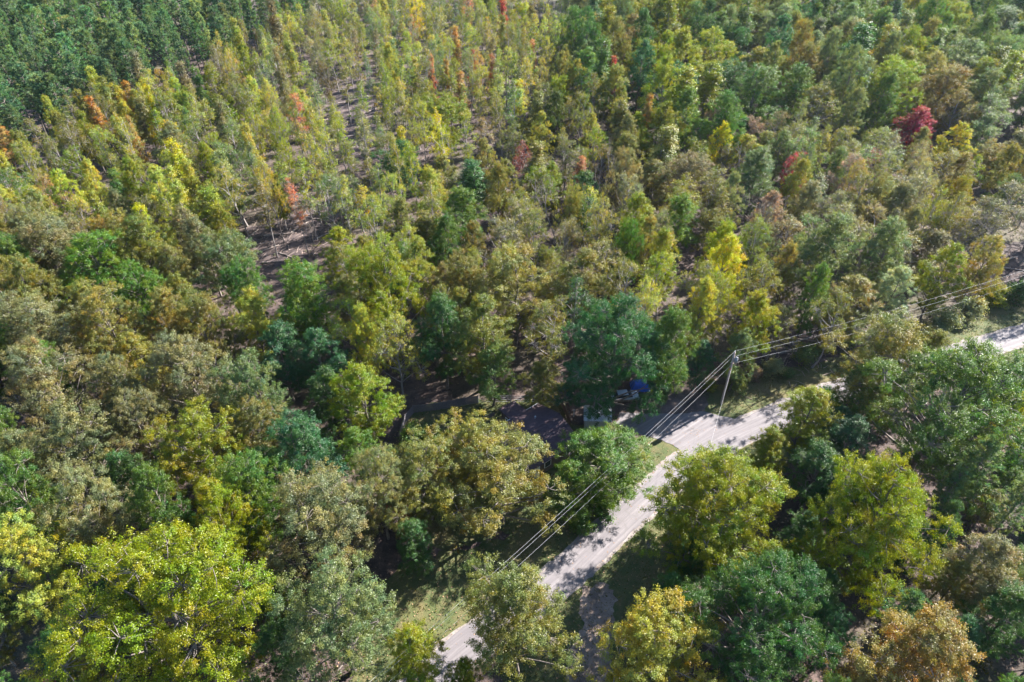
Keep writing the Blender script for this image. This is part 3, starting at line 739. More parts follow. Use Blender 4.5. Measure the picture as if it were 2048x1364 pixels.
ZONES = [  # polygon of crown pixels, (kind weights), (colour weights), height range, radius range, packing
    ([(760, -120), (1140, -120), (1130, 120), (1010, 260), (880, 340), (790, 420), (700, 480), (480, 480), (440, 300), (400, 165), (440, 100), (500, 62), (610, 22), (690, -10)],
     dict(spire=.10, slender=.48, sparse=.40, oval=.02), dict(ygreen=.22, olive=.20, ygold=.30, gbrown=.10, sage=.12, orange=.03, salmon=.02, yellow=.01), (13, 20), (2.2, 4.0), 1.0),
    ([(-200, 300), (20, 268), (130, 235), (235, 165), (400, 165), (440, 300), (480, 480), (300, 470), (-200, 460)],
     dict(spire=.16, slender=.24, oval=.28, sparse=.32), dict(ygreen=.28, olive=.20, ygold=.32, gbrown=.06, green=.07, orange=.04, yellow=.03), (13, 18), (2.6, 4.2), 0.80),
    ([(1140, -120), (2300, -120), (2300, 230), (1950, 210), (1700, 250), (1480, 250), (1340, 300), (1200, 200), (1130, 120)],
     dict(oak=.48, oval=.36, spire=.16), dict(dgreen=.06, green=.22, sage=.20, teal=.09, ygreen=.27, olive=.16), (17, 24), (4.2, 7.2), 0.86),
    ([(1340, 300), (1480, 250), (1700, 250), (1950, 210), (2300, 230), (2300, 560), (1900, 520), (1500, 470), (1330, 440)],
     dict(sparse=.46, oval=.24, oak=.14, slender=.10, dead=.06), dict(olive=.34, gbrown=.20, sage=.16, obrown=.12, ygreen=.10, pink=.08), (12, 17), (3.0, 5.4), 0.76),
    ([(-200, 460), (300, 470), (480, 480), (560, 640), (560, 1000), (300, 1060), (-200, 1000)],
     dict(oak=.7, oval=.3), dict(gbrown=.42, obrown=.22, olive=.26, green=.10), (15, 19), (3.8, 6.0), 0.68),
    ([(300, 470), (700, 480), (790, 420), (880, 340), (1010, 260), (1140, 120), (1340, 300), (1330, 440), (1500, 470), (1900, 520), (1700, 640), (1500, 640), (1130, 640), (800, 700), (560, 760), (480, 560)],
     dict(sparse=.36, oval=.36, spire=.10, slender=.08, oak=.08, dead=.02), dict(olive=.33, gbrown=.12, obrown=.10, green=.11, ygreen=.15, ygold=.14, dgreen=.05), (13, 18), (3.0, 5.0), 0.80),
]
DEFAULT = (None, dict(oval=.7, oak=.3), dict(dgreen=.5, green=.2, teal=.2, olive=.1), (7, 12), (2.2, 3.4), 0.78)
rf = np.random.default_rng(23)
pick = lambda d: list(d)[int(rf.choice(len(d), p=np.array(list(d.values())) / sum(d.values())))]
XY = np.zeros((3000, 3)); n0 = 0
for t in TREES:
    XY[n0] = (t['x'], t['y'], t['r']); n0 += 1
count = {}
for t in TREES: count[t['cat']] = count.get(t['cat'], 0) + 1
tries = 0
while tries < 60000 and n0 < 1700:
    tries += 1
    y = 24 + 340 * rf.random() ** 1.15; x = rf.uniform(-1, 1) * (62 + y * .62)
    if road_dist(x, y) < 5.5 or in_poly(x, y, YARD): continue
    px, py, d = project(x, y, 11)
    if not (-140 < px < 2260 and -60 < py < 1500): continue
    z = DEFAULT
    for q in ZONES:
        if in_poly(px, py, q[0]): z = q; break
    if z is DEFAULT and in_poly(px, py, Z_PINE): continue
    if any(in_poly(x, y, w) for w in LW): continue
    r = rf.uniform(*z[4]); sp = pick(z[1])
    if sp == 'slender': r = rf.uniform(1.7, 2.5)
    if sp == 'spire': r *= .9
    dd = np.hypot(XY[:n0, 0] - x, XY[:n0, 1] - y)
    gapn = math.sin(x * .061 + 1.3) * math.sin(y * .053 + .4) + .6 * math.sin(x * .13 - y * .09) * math.sin(y * .11 + x * .05 + 2)
    pk = z[5] * (1.0 if z is DEFAULT else (.86 + .42 * max(0, gapn) ** 1.2))
    if np.any(dd < (XY[:n0, 2] + r) * pk): continue
    h = rf.uniform(*z[3]); px, py, d = project(x, y, h * .68); rp = r * FPX / d
    ang = .34 * h * FPX / d * .75 + rp * .4
    if sp not in ('slender', 'dead') and np.any(((KEEP[:, 0] - px) / (rp + 8)) ** 2 + ((KEEP[:, 1] - py) / (ang + 8)) ** 2 < 1): continue
    if sp in ('slender', 'dead') and (py > 360 or rf.random() < .6) and np.any(np.hypot(KEEP[:, 0] - px, KEEP[:, 1] - py) < 30): continue
    if count.get(NOUN[sp][1], 0) >= 300: continue
    count[NOUN[sp][1]] = count.get(NOUN[sp][1], 0) + 1
    plant(sp, x, y, h, r, pick(z[2]), rng=rf)
    XY[n0] = (x, y, r); n0 += 1

# verge shrubs
for cx, cy, rp, h, c in [(1475, 760, 22, 3.4, 'sage'), (1545, 735, 24, 3.0, 'silver'), (1612, 708, 24, 4.0, 'sage'), (1510, 748, 16, 2.4, 'pink'), (1575, 745, 14, 2.0, 'dgreen'), (1650, 690, 20, 3.0, 'gbrown'),
                         (1700, 668, 24, 3.4, 'sage'), (1890, 640, 30, 4.0, 'silver'), (1940, 618, 30, 4.0, 'silver'), (1990, 592, 26, 4.0, 'ygreen'), (2040, 585, 30, 4.2, 'dgreen'), (1850, 665, 22, 3.0, 'gbrown'),
                         (1250, 955, 34, 3.2, 'green'), (1205, 1010, 30, 3.0, 'green'), (1165, 1045, 28, 2.8, 'green'), (1280, 915, 18, 1.8, 'ygreen'), (790, 1026, 24, 3.2, 'crimson'), (815, 1062, 20, 2.6, 'red'),
                         (1420, 770, 14, 1.8, 'ygold'), (830, 870, 30, 3.0, 'green'), (870, 880, 24, 2.2, 'lime'), (1690, 830, 30, 4.5, 'dgreen'), (1655, 800, 24, 4.0, 'dgreen'), (1360, 1150, 26, 4, 'green')]:
    H_(cx, cy, rp, h, 'shrub', c, zf=.5)
for cx, cy, rp, h in [(617, 440, 14, 8), (1010, 440, 18, 11), (735, 300, 18, 13), (650, 130, 16, 14), (1700, 400, 20, 11)]:
    H_(cx, cy, rp, h, 'dead', 'olive')

# labels: unlabelled plants are told by their look and by the nearest landmark
LM = [(t['px'], t['py'], t['lm'], t) for t in TREES if t['lm']]
LM += [(G(*q)[0] * 0 + q[0], q[1], s, None) for q, s in [((1075, 845), 'the maroon-roofed house'), ((1320, 850), 'the driveway'), ((1455, 750), 'the utility pole'), ((560, 480), 'the brush-strewn clearing'),
                                                         ((710, 240), 'the long bare clearing'), ((1580, 680), 'the bare roadside bank'), ((860, 1200), 'the sunlit lawn'), ((2010, 670), 'the far road'), ((1185, 1290), 'the sandy path'), ((1200, 1080), 'the near road')]]
bins = {}
for t in TREES:
    if t['label']: continue
    cand = sorted((math.hypot(l[0] - t['px'], (l[1] - t['py']) * 1.2), i) for i, l in enumerate(LM) if l[3] is not t)[:1]
    dist, i = cand[0]; l = LM[i]; dx, dy = t['px'] - l[0], t['py'] - l[1]
    rel = ('right of' if dx > 0 else 'left of') if abs(dx) > abs(dy) * 1.1 else ('in front of' if dy > 0 else 'behind')
    d = f"{LC[t['col']][1]} {t['noun']}" if t['sp'] != 'dead' else t['noun']
    bins.setdefault((d, rel, l[2]), []).append((dist, t))
for (d, rel, lm), v in bins.items():
    for n_, (dist, t) in enumerate(sorted(v, key=lambda q: q[0])):
        t['label'] = f'{d} {rel} {lm}' + (f', {ORD[n_]} nearest' if len(v) > 1 else '')
GR = {'broadleaf tree': 'broad round-crowned trees of the woods', 'deciduous tree': 'oval-crowned trees of the woods', 'open tree': 'thin open-crowned trees of the woods', 'spire tree': 'spire-shaped trees of the thinned stand',
      'slender tree': 'slender long-stemmed trees of the thinned stand', 'pine tree': 'pines', 'shrub': 'shrubs along the verges', 'dead tree': 'leafless dead trees'}
for t in TREES:
    t['o']['label'] = t['label']; t['o']['group'] = GR[t['cat']]

# ------------------------------------------------------------------ house
HX = Vector((-.787, -.618, 0)); HY = Vector((.618, -.787, 0)); HO = Vector((4.0, 71.5, 0))
hm = Matrix(((HX.x, HY.x, 0, HO.x), (HX.y, HY.y, 0, HO.y), (0, 0, 1, 0), (0, 0, 0, 1)))
house = empty('house'); house.matrix_world = hm
tag(house, 'house with a dark maroon gabled roof and small rear wing', 'house')


def quad_solid(name, pts, thick, mat, parent):
    """slab whose top face is the quad pts"""
    a, b_, c_ = (Vector(q) for q in pts[:3]); n = (b_ - a).cross(c_ - a).normalized()
    if n.z < 0: n = -n
    bm = bmesh.new(); top = [bm.verts.new(q) for q in pts]; bot = [bm.verts.new(Vector(q) - n * thick) for q in pts]
    bm.faces.new(top); bm.faces.new(bot[::-1])
    for i in range(4):
        j = (i + 1) % 4; bm.faces.new((top[i], bot[i], bot[j], top[j]))
    return link(name, mesh_bm(name, bm, mat), parent)


L_, D_, ZE, ZR = 12.5, 9.0, 2.9, 4.5
def wall(name, x0, x1, y0, y1, h, parent, mat=None):
    o = link(name, box_mesh(name, (x1 - x0, y1 - y0, h), mat or M['brownwall']), parent); o.location = ((x0 + x1) / 2, (y0 + y1) / 2, h / 2); return o
wall('wall', .4, L_ - .4, .4, .55, 2.75, house); wall('wall', .4, L_ - .4, D_ - .55, D_ - .4, 2.75, house)
for xx in (.4, L_ - .55):
    o = wall('wall', xx, xx + .15, .56, D_ - .56, 2.75, house)
    bm = bmesh.new(); vs = [bm.verts.new((xx + .02, .5, 2.74)), bm.verts.new((xx + .02, D_ - .5, 2.74)), bm.verts.new((xx + .02, D_ / 2, ZR - .15))]
    vs2 = [bm.verts.new((q.co.x + .11, q.co.y, q.co.z)) for q in vs]; bm.faces.new(vs); bm.faces.new(vs2[::-1])
    for i in range(3): bm.faces.new((vs[i], vs2[i], vs2[(i + 1) % 3], vs[(i + 1) % 3]))
    link('gable', mesh_bm('gable', bm, M['brownwall']), house)
def courses(name, y0, z0, y1, z1, x0, x1, nrow, parent):
    """roof slope laid in overlapping shingle courses"""
    roof = None
    V, T = [], []; bm = bmesh.new()
    for i in range(nrow):
        ya, yb = y0 + (y1 - y0) * i / nrow, y0 + (y1 - y0) * (i + 1.12) / nrow
        za, zb = z0 + (z1 - z0) * i / nrow, z0 + (z1 - z0) * (i + 1.12) / nrow
        top = [bm.verts.new(q) for q in ((x0, ya, za), (x1, ya, za), (x1, yb, zb + .03), (x0, yb, zb + .03))]
        bot = [bm.verts.new((q.co.x, q.co.y, q.co.z - .05)) for q in top]
        bm.faces.new(top); bm.faces.new(bot[::-1])
        for k in range(4): bm.faces.new((top[k], bot[k], bot[(k + 1) % 4], top[(k + 1) % 4]))
    return link(name, mesh_bm(name, bm, M['shingle']), parent)
roof = courses('roof_slope', D_ / 2, ZR, -.1, ZE, 0, L_, 18, house)
courses('roof_slope', D_ / 2, ZR, D_ + .1, ZE, 0, L_, 18, house)
o = link('ridge_cap', box_mesh('ridge_cap', (L_ + .04, .34, .07), M['shingle'], .02), house); o.location = (L_ / 2, D_ / 2, ZR + .035)
o = link('gutter', box_mesh('gutter', (L_, .10, .12), M['galv'], .02), house); o.location = (L_ / 2, -.17, ZE - .02)
bm = bmesh.new(); bmesh.ops.create_cone(bm, cap_ends=True, segments=10, radius1=.13, radius2=.11, depth=.45)
o = link('roof_vent', mesh_bm('roof_vent', bm, M['galv']), house); o.location = (2.9, 2.6, 4.0)
wing = link('wing_wall', box_mesh('wing_wall', (2.5, 2.75, 2.45), M['brownwall']), house); wing.location = (3.8, -1.2, 1.225)
courses('wing_roof', .55, 3.02, -3.0, 2.62, 2.35, 5.3, 9, house)
fr = link('window_frame', box_mesh('window_frame', (.07, 1.1, 1.15), M['white'], .02), house); fr.location = (5.09, -1.0, 1.5)
pn = link('pane', box_mesh('pane', (.03, .9, .95), M['glass']), fr); pn.location = (.035, 0, 0)
for xx in (1.6, 5.6, 9.5):
    fr = link('window_frame', box_mesh('window_frame', (1.2, .07, 1.2), M['white'], .02), house); fr.location = (xx, D_ - .37, 1.55)
    pn = link('pane', box_mesh('pane', (1.0, .03, 1.0), M['glass']), fr); pn.location = (0, .035, 0)
dr = link('door', box_mesh('door', (.95, .06, 2.05), M['white'], .02), house); dr.location = (7.5, D_ - .37, 1.05)
kn = link('handle', box_mesh('handle', (.05, .08, .05), M['galv']), dr); kn.location = (.38, .06, 0)

# shed with pale metal roof
sh = empty('shed', (12.6, 70.3, 0), -.06); tag(sh, 'small shed with a pale metal gable roof behind the bright green bushy tree', 'shed')
for nm, sz, lc in [('wall', (3.6, .08, 2.1), (0, -1.35, 1.05)), ('wall', (3.6, .08, 2.1), (0, 1.35, 1.05)), ('wall', (.08, 2.62, 2.1), (-1.8, 0, 1.05)), ('wall', (.08, 2.62, 2.1), (1.8, 0, 1.05))]:
    o = link(nm, box_mesh(nm, sz, M['galv']), sh); o.location = lc
for s in (-1, 1):
    bm = bmesh.new(); n = 16
    top = []
    for i in range(n * 2 + 1):
        x = -2.05 + 4.1 * i / (n * 2); z = .035 if i % 2 else 0
        top.append((bm.verts.new((x, 0, 2.78 + z)), bm.verts.new((x, s * 1.62, 2.08 + z))))
    for i in range(n * 2): bm.faces.new((top[i][0], top[i + 1][0], top[i + 1][1], top[i][1]))
    r_ = bmesh.ops.extrude_face_region(bm, geom=bm.faces[:]); bmesh.ops.translate(bm, verts=[v for v in r_['geom'] if isinstance(v, bmesh.types.BMVert)], vec=(0, 0, -.03))
    link('roof_panel', mesh_bm('roof_panel', bm, M['galv']), sh)
for xx in (-1.8, 1.8):
    bm = bmesh.new(); vs = [bm.verts.new((xx - .03, -1.35, 2.1)), bm.verts.new((xx - .03, 1.35, 2.1)), bm.verts.new((xx - .03, 0, 2.72))]
    v2 = [bm.verts.new((q.co.x + .06, q.co.y, q.co.z)) for q in vs]; bm.faces.new(vs); bm.faces.new(v2[::-1])
    for i in range(3): bm.faces.new((vs[i], v2[i], v2[(i + 1) % 3], vs[(i + 1) % 3]))
    link('gable', mesh_bm('gable', bm, M['galv']), sh)
o = link('door', box_mesh('door', (.05, .9, 1.9), M['white']), sh); o.location = (1.865, 0, .97)

# outbuilding at the frame edge
q = G(2060, 895, 2.6); ob = empty('outbuilding', (q.x + 2.5, q.y, 0), .35); tag(ob, 'outbuilding with a blue-grey roof at the frame edge below the small yellow tree', 'outbuilding')
for nm, sz, lc in [('wall', (7, .12, 2.4), (0, -2.4, 1.2)), ('wall', (7, .12, 2.4), (0, 2.4, 1.2)), ('wall', (.12, 4.66, 2.4), (-3.5, 0, 1.2)), ('wall', (.12, 4.66, 2.4), (3.5, 0, 1.2))]:
    o = link(nm, box_mesh(nm, sz, M['white']), ob); o.location = lc
quad_solid('roof_slope', [(-3.9, 0, 3.5), (3.9, 0, 3.5), (3.9, -2.9, 2.35), (-3.9, -2.9, 2.35)], .08, M['blueroof'], ob)
quad_solid('roof_slope', [(-3.9, 0.01, 3.5), (3.9, 0.01, 3.5), (3.9, 2.9, 2.35), (-3.9, 2.9, 2.35)], .08, M['blueroof'], ob)

# ------------------------------------------------------------------ fences
def board_fence(name, pts, h, mat, label, panel=2.4):
    root = empty(name, (pts[0][0], pts[0][1], 0)); tag(root, label, 'fence'); o0 = Vector((pts[0][0], pts[0][1], 0))
    for i in range(len(pts) - 1):
        a, b_ = Vector((*pts[i], 0)) - o0, Vector((*pts[i + 1], 0)) - o0; d = b_ - a; n = max(1, round(d.length / panel)); rz = math.atan2(d.y, d.x); w = d.length / n
        for k in range(n):
            c = a + d * ((k + .5) / n)
            bm = bmesh.new(); nb = max(2, int(w / .16))
            for j in range(nb):
                hh = h + random.uniform(-.04, .04)
                add_box(bm, (w / nb - .014, .022, hh), Matrix.Translation((-w / 2 + (j + .5) * w / nb, random.uniform(-.006, .006), .05 + hh / 2)))
            for zz in (.35, h - .25): add_box(bm, (w - .02, .04, .09), Matrix.Translation((0, .034, zz)))
            pnl = link('panel', mesh_bm('panel', bm, mat), root); pnl.location = c; pnl.rotation_euler = (0, 0, rz); pnl['kind'] = 'stuff'
            ps = link('post', box_mesh('post', (.1, .1, h + .12), mat), root); ps.location = a + d * (k / n) + Vector((0, 0, (h + .12) / 2)); ps.rotation_euler = (0, 0, rz)
    return root
board_fence('board_fence', [(-16.3, 66.6), (-15.9, 70.4), (-14.9, 72.4), (-11.7, 72.9), (-5.2, 74.5)], 1.55, M['fencegrey'], 'weathered grey board fence curving round the backyard corner')
board_fence('board_fence', [(7.4, 74.6), (8.0, 72.4), (8.6, 69.6)], 1.4, M['fencebrown'], 'brown board fence running between the house and the shed')
board_fence('board_fence', [(-6.4, 69.6), (-2.6, 71.8)], .75, M['fencegrey'], 'low grey board fence ending at the rear wing of the house')
wf = empty('wire_fence', (-5.2, 74.5, 0)); tag(wf, 'rail and wire fence along the back of the yard behind the house', 'fence')
for k in range(6):
    o = link('post', box_mesh('post', (.09, .09, 1.7), M['galv']), wf); o.location = (k * 2.5, -.02 * k, .85)
for zz in (.4, .8, 1.2, 1.6):
    o = link('rail', box_mesh('rail', (12.5, .03, .05), M['galv']), wf); o.location = (6.25, -.09, zz)
o = link('marker_post', box_mesh('marker_post', (.12, .12, 1.5), M['white'], .02)); o.location = (9.3, 71.6, .75); tag(o, 'white gate post beside the brown board fence', 'post')

# ------------------------------------------------------------------ utility pole and wires
PX, PY = 32.2, 74.3
pole = empty('utility_pole', (PX, PY, 0)); tag(pole, 'wooden utility pole with a grey transformer beside the driveway', 'utility pole')
v, T = tubes([(np.array([[0, 0, -.3], [-.02, .0, 4], [-.06, 0, 8], [-.1, 0, 10.6]]), np.array([.19, .17, .145, .125]))], 10)
link('shaft', mesh_np('shaft', v, T, M['polewood'], smooth=True), pole)
bm = bmesh.new(); bmesh.ops.create_cone(bm, cap_ends=True, segments=14, radius1=.27, radius2=.27, depth=.85); bmesh.ops.create_cone(bm, cap_ends=True, segments=14, radius1=.27, radius2=.12, depth=.16, matrix=Matrix.Translation((0, 0, .51)))
bmesh.ops.create_cone(bm, cap_ends=True, segments=8, radius1=.05, radius2=.04, depth=.28, matrix=Matrix.Translation((.1, 0, .7)))
o = link('transformer', mesh_bm('transformer', bm, plain('grey_tank', (.22, .23, .24), .5), True), pole); o.location = (.30, -.2, 9.2)
for zz, s in ((10.72, .06), (9.85, .05), (8.6, .05)):
    bm = bmesh.new(); bmesh.ops.create_cone(bm, cap_ends=True, segments=8, radius1=s, radius2=s * .6, depth=.22)
    o = link('insulator', mesh_bm('insulator', bm, M['white'], True), pole); o.location = (-.1 if zz > 10 else -.22, 0, zz)
o = link('crossarm', box_mesh('crossarm', (.9, .09, .11), M['polewood']), pole); o.location = (.3, 0, 8.45); o.rotation_euler = (0, 0, .35)
o = link('warning_plate', box_mesh('warning_plate', (.3, .02, .35), plain('orange_plate', (.55, .16, .08), .6)), pole); o.location = (-.16, -.17, 7.4); o.rotation_euler = (0, 0, .2)


def wire(label, a, b_, sag, r=.009, n=26):
    t = np.linspace(0, 1, n); a, b_ = np.array(a), np.array(b_)
    p = a + (b_ - a) * t[:, None]; p[:, 2] -= sag * 4 * t * (1 - t)
    v, T = tubes([(p - a, np.full(n, r))], 5)
    o = link('power_line', mesh_np('power_line', v, T, M['wire'], smooth=True)); o.location = a
    return tag(o, label, 'power line', 'overhead lines on the utility pole')
NE, FA = (-17.6, 23.4), (95.0, 99.0)
wire('topmost overhead line running from the pole down towards the near road', (PX - .1, PY, 10.8), (*NE, 10.8), .9)
wire('middle overhead line running from the pole down towards the near road', (PX - .22, PY, 9.7), (NE[0] - .3, NE[1], 9.6), 1.0)
wire('lowest overhead line running from the pole down towards the near road', (PX - .1, PY - .2, 8.5), (NE[0], NE[1], 8.0), 1.2, .009)
wire('topmost overhead line running from the pole towards the far road', (PX - .1, PY, 10.8), (*FA, 10.8), .9)
wire('middle overhead line running from the pole towards the far road', (PX - .22, PY, 9.7), (*FA, 9.6), 1.0)
wire('lowest overhead line running from the pole towards the far road', (PX + .7, PY + .1, 8.5), (*FA, 8.0), 1.2, .009)
q = G(1300, 1330, 4.6)
wire('service line dropping from the pole across the road into the golden olive tree', (PX, PY - .18, 8.0), (q.x, q.y, 4.6), .5, .010)

# ------------------------------------------------------------------ car, tarp, bins, clutter
car = empty('parked_car', (17.4, 75.4, 0), .12); tag(car, 'blue-grey car parked in the shade of the massive blue-green tree', 'car')
prof = [(-2.25, .35), (-2.28, .75), (-2.1, .92), (-1.35, .98), (-.75, 1.02), (.95, 1.0), (1.9, .9), (2.22, .74), (2.25, .35)]
bm = bmesh.new(); L1 = [bm.verts.new((x, -.86, z)) for x, z in prof]; L2 = [bm.verts.new((x, .86, z)) for x, z in prof]
bm.faces.new(L1); bm.faces.new(L2[::-1])
for i in range(len(prof)): j = (i + 1) % len(prof); bm.faces.new((L1[i], L2[i], L2[j], L1[j]))
bmesh.ops.bevel(bm, geom=bm.edges[:], offset=.07, segments=2, affect='EDGES'); link('body', mesh_bm('body', bm, M['carpaint'], True), car)
def frustum(name, b0, t0, mat, parent):
    bm = bmesh.new(); B = [bm.verts.new(q) for q in b0]; Tt = [bm.verts.new(q) for q in t0]
    bm.faces.new(B[::-1]); bm.faces.new(Tt)
    for i in range(4): bm.faces.new((B[i], B[(i + 1) % 4], Tt[(i + 1) % 4], Tt[i]))
    bmesh.ops.bevel(bm, geom=bm.edges[:], offset=.04, segments=2, affect='EDGES'); return link(name, mesh_bm(name, bm, mat, True), parent)
frustum('window_band', [(-1.75, -.8, .97), (1.15, -.8, .97), (1.15, .8, .97), (-1.75, .8, .97)], [(-1.2, -.62, 1.4), (.45, -.62, 1.4), (.45, .62, 1.4), (-1.2, .62, 1.4)], M['glass'], car)
frustum('roof', [(-1.22, -.64, 1.385), (.47, -.64, 1.385), (.47, .64, 1.385), (-1.22, .64, 1.385)], [(-1.12, -.58, 1.47), (.36, -.58, 1.47), (.36, .58, 1.47), (-1.12, .58, 1.47)], M['carpaint'], car)
for x in (-1.4, 1.4):
    for y in (-.8, .8):
        bm = bmesh.new(); bmesh.ops.create_cone(bm, cap_ends=True, segments=18, radius1=.33, radius2=.33, depth=.2, matrix=Matrix.Rotation(math.pi / 2, 4, 'X')); w = link('wheel', mesh_bm('wheel', bm, M['rubber']), car); w.location = (x, y, .33)
for y in (-.6, .6):
    o = link('headlight', box_mesh('headlight', (.06, .35, .14), M['white'], .02), car); o.location = (2.235, y, .68)

bm = bmesh.new(); bmesh.ops.create_grid(bm, x_segments=16, y_segments=14, size=1)
for v_ in bm.verts:
    x, y = v_.co.x, v_.co.y; e = max(abs(x), abs(y)); v_.co = Vector((x * 1.5 * (1 + .04 * math.sin(7 * y)), y * 1.05, 1.15 * (1 - max(0, (e - .62) / .38) ** 1.4) + .05 * math.sin(5 * x + 3 * y) + .04 * math.sin(9 * y)))
o = link('tarp', mesh_bm('tarp', bm, M['tarp'])); o.location = (20.2, 78.0, .03); md = o.modifiers.new('t', 'SOLIDIFY'); md.thickness = .03; tag(o, 'bright blue tarp draped over a pile behind the parked car', 'tarp')


def bin_(name, loc, r0, r1, h, mat, lidmat, label, cat):
    root = empty(name, loc); tag(root, label, cat)
    bm = bmesh.new(); bmesh.ops.create_cone(bm, cap_ends=True, segments=16, radius1=r0, radius2=r1, depth=h); o = link('body', mesh_bm('body', bm, mat), root); o.location = (0, 0, h / 2)
    bm = bmesh.new(); bmesh.ops.create_cone(bm, cap_ends=True, segments=16, radius1=r1 * 1.08, radius2=r1 * .8, depth=.1); o = link('lid', mesh_bm('lid', bm, lidmat), root); o.location = (0, 0, h + .05)
bin_('trash_bin', (10.7, 75.5, 0), .30, .38, 1.05, M['black'], M['black'], 'black trash bin behind the white bucket', 'bin')
bin_('trash_bin', (11.6, 75.9, 0), .32, .40, 1.2, M['black'], M['black'], 'taller black trash bin on the car side of the other', 'bin')
bin_('bucket', (10.0, 74.7, 0), .22, .26, .6, M['white'], M['white'], 'white bucket beside the black trash bin', 'bucket')
q = G(105, 1337)
bm = bmesh.new(); bmesh.ops.create_cone(bm, cap_ends=False, segments=24, radius1=.34, radius2=.52, depth=.34); bmesh.ops.create_circle(bm, cap_ends=True, segments=24, radius=.34, matrix=Matrix.Translation((0, 0, -.17)))
o = link('tub', mesh_bm('tub', bm, M['greenplast'], True)); o.location = (q.x, q.y, .6); o.rotation_euler = (.5, .3, 0); md = o.modifiers.new('t', 'SOLIDIFY'); md.thickness = .03; tag(o, 'round green plastic tub lying in the dark yard corner', 'tub')
for px, py, s, lb in [(125, 1345, 1.0, 'folded red tarp heap beside the green tub'), (98, 1362, .8, 'smaller red tarp heap in front of the green tub')]:
    q = G(px, py); bm = bmesh.new(); bmesh.ops.create_icosphere(bm, subdivisions=3, radius=1)
    for v_ in bm.verts:
        c = v_.co; k = 1 + .22 * math.sin(4 * c.x + 2 * c.y) + .18 * math.sin(5 * c.y - 3 * c.z); v_.co = Vector((c.x * k * 1.1, c.y * k * .6, max(-.02, c.z * k * .6)))
    o = link('tarp', mesh_bm('tarp', bm, M['redpaint'])); o.location = (q.x, q.y, 0); o.scale = (s, s, s); tag(o, lb, 'tarp')

# ------------------------------------------------------------------ fallen logs, brush, fallen leaves, undergrowth
logs = [(515, 490, 6, .3), (535, 500, 5, .7), (560, 470, 6.5, .2), (575, 512, 5, -.5), (600, 455, 5, 1.0), (620, 430, 5, .4), (545, 525, 4, .1), (505, 470, 4, 1.2), (640, 440, 5, -.3),
        (700, 205, 7, .3), (720, 240, 8, -.2), (715, 270, 6, .5), (735, 225, 7, .9), (695, 180, 7, .1), (690, 300, 6, .6), (750, 260, 6, -.6), (660, 240, 6, .2), (1560, 655, 6, .4), (1600, 680, 5, -.2), (1540, 700, 5, .8),
        (1620, 650, 5, 1.1), (1580, 705, 4, .2), (2010, 520, 6, .3), (2035, 540, 5, -.3), (1500, 700, 4, .5), (860, 590, 5, .2), (1000, 560, 5, .5), (580, 400, 6, -.4), (650, 470, 5, .9), (400, 480, 5, .3)]
for i, (px, py, ln, rz) in enumerate(logs):
    q = G(px, py); lr = .09 + .05 * ((i * 7) % 5) / 4
    pts = np.array([[-ln / 2, 0, 0], [-ln / 6, .1 * math.sin(i), .04], [ln / 6, .12 * math.cos(i), .02], [ln / 2, 0, .12]])
    P_ = [(pts, np.linspace(lr * 1.5, lr * .7, 4))]
    for s in (-1, 1): P_.append((np.array([[ln * .2 * s, 0, 0], [ln * .28 * s, .5 * s, .35], [ln * .36 * s, .9 * s, .8]]), np.array([.05, .035, .015])))
    v, T = tubes(P_, 7); o = link('fallen_log', mesh_np('fallen_log', v, T, M['log'], smooth=True)); o.location = (q.x, q.y, lr * 1.2); o.rotation_euler = (0, 0, rz)
    near = min(LM, key=lambda l: math.hypot(l[0] - px, l[1] - py)); o['category'] = 'log'; o['group'] = 'logs lying in the clearings'; o['label'] = near[2]; o['_d'] = math.hypot(near[0] - px, near[1] - py)
lg = {}
for o in list(COL.objects):
    if o.name.startswith('fallen_log'): lg.setdefault(o['label'], []).append(o)
for k, v in lg.items():
    for n_, o in enumerate(sorted(v, key=lambda q: q['_d'])):
        o['label'] = f'pale fallen log lying by {k}' + (f', {ORD[n_]} nearest' if len(v) > 1 else ''); del o['_d']

rb = np.random.default_rng(77)
P_ = []
CLR = [(560, 480, 7), (600, 440, 6), (525, 500, 5), (710, 240, 10), (720, 290, 8), (695, 180, 9), (1560, 680, 8), (1600, 660, 7), (2020, 530, 7), (640, 300, 8), (580, 400, 6), (1700, 420, 10), (1480, 330, 10), (880, 560, 5), (1100, 400, 8), (1640, 380, 10), (1850, 330, 10)]
for cx, cy, rad in CLR:
    q = G(cx, cy)
    for k in range(110):
        x, y = q.x + rb.normal() * rad, q.y + rb.normal() * rad; a = rb.uniform(0, 6.28); L = rb.uniform(.6, 2.6); dz = rb.uniform(-.1, .5)
        p0 = np.array([x, y, rb.uniform(.02, .3)]); p1 = p0 + np.array([math.cos(a) * L, math.sin(a) * L, dz]); pm = (p0 + p1) / 2 + rb.normal(size=3) * .12; p1[2] = max(.02, p1[2]); pm[2] = max(.02, pm[2])
        P_.append((np.array([p0, pm, p1]), np.array([.045, .035, .015]) * rb.uniform(.6, 1.4)))
v, T = tubes(P_, 3)
tag(link('brushwood_debris', mesh_np('brushwood_debris', v, T, M['twig'])), 'dry cut branches and twigs strewn over the clearings', 'debris', kind='stuff')

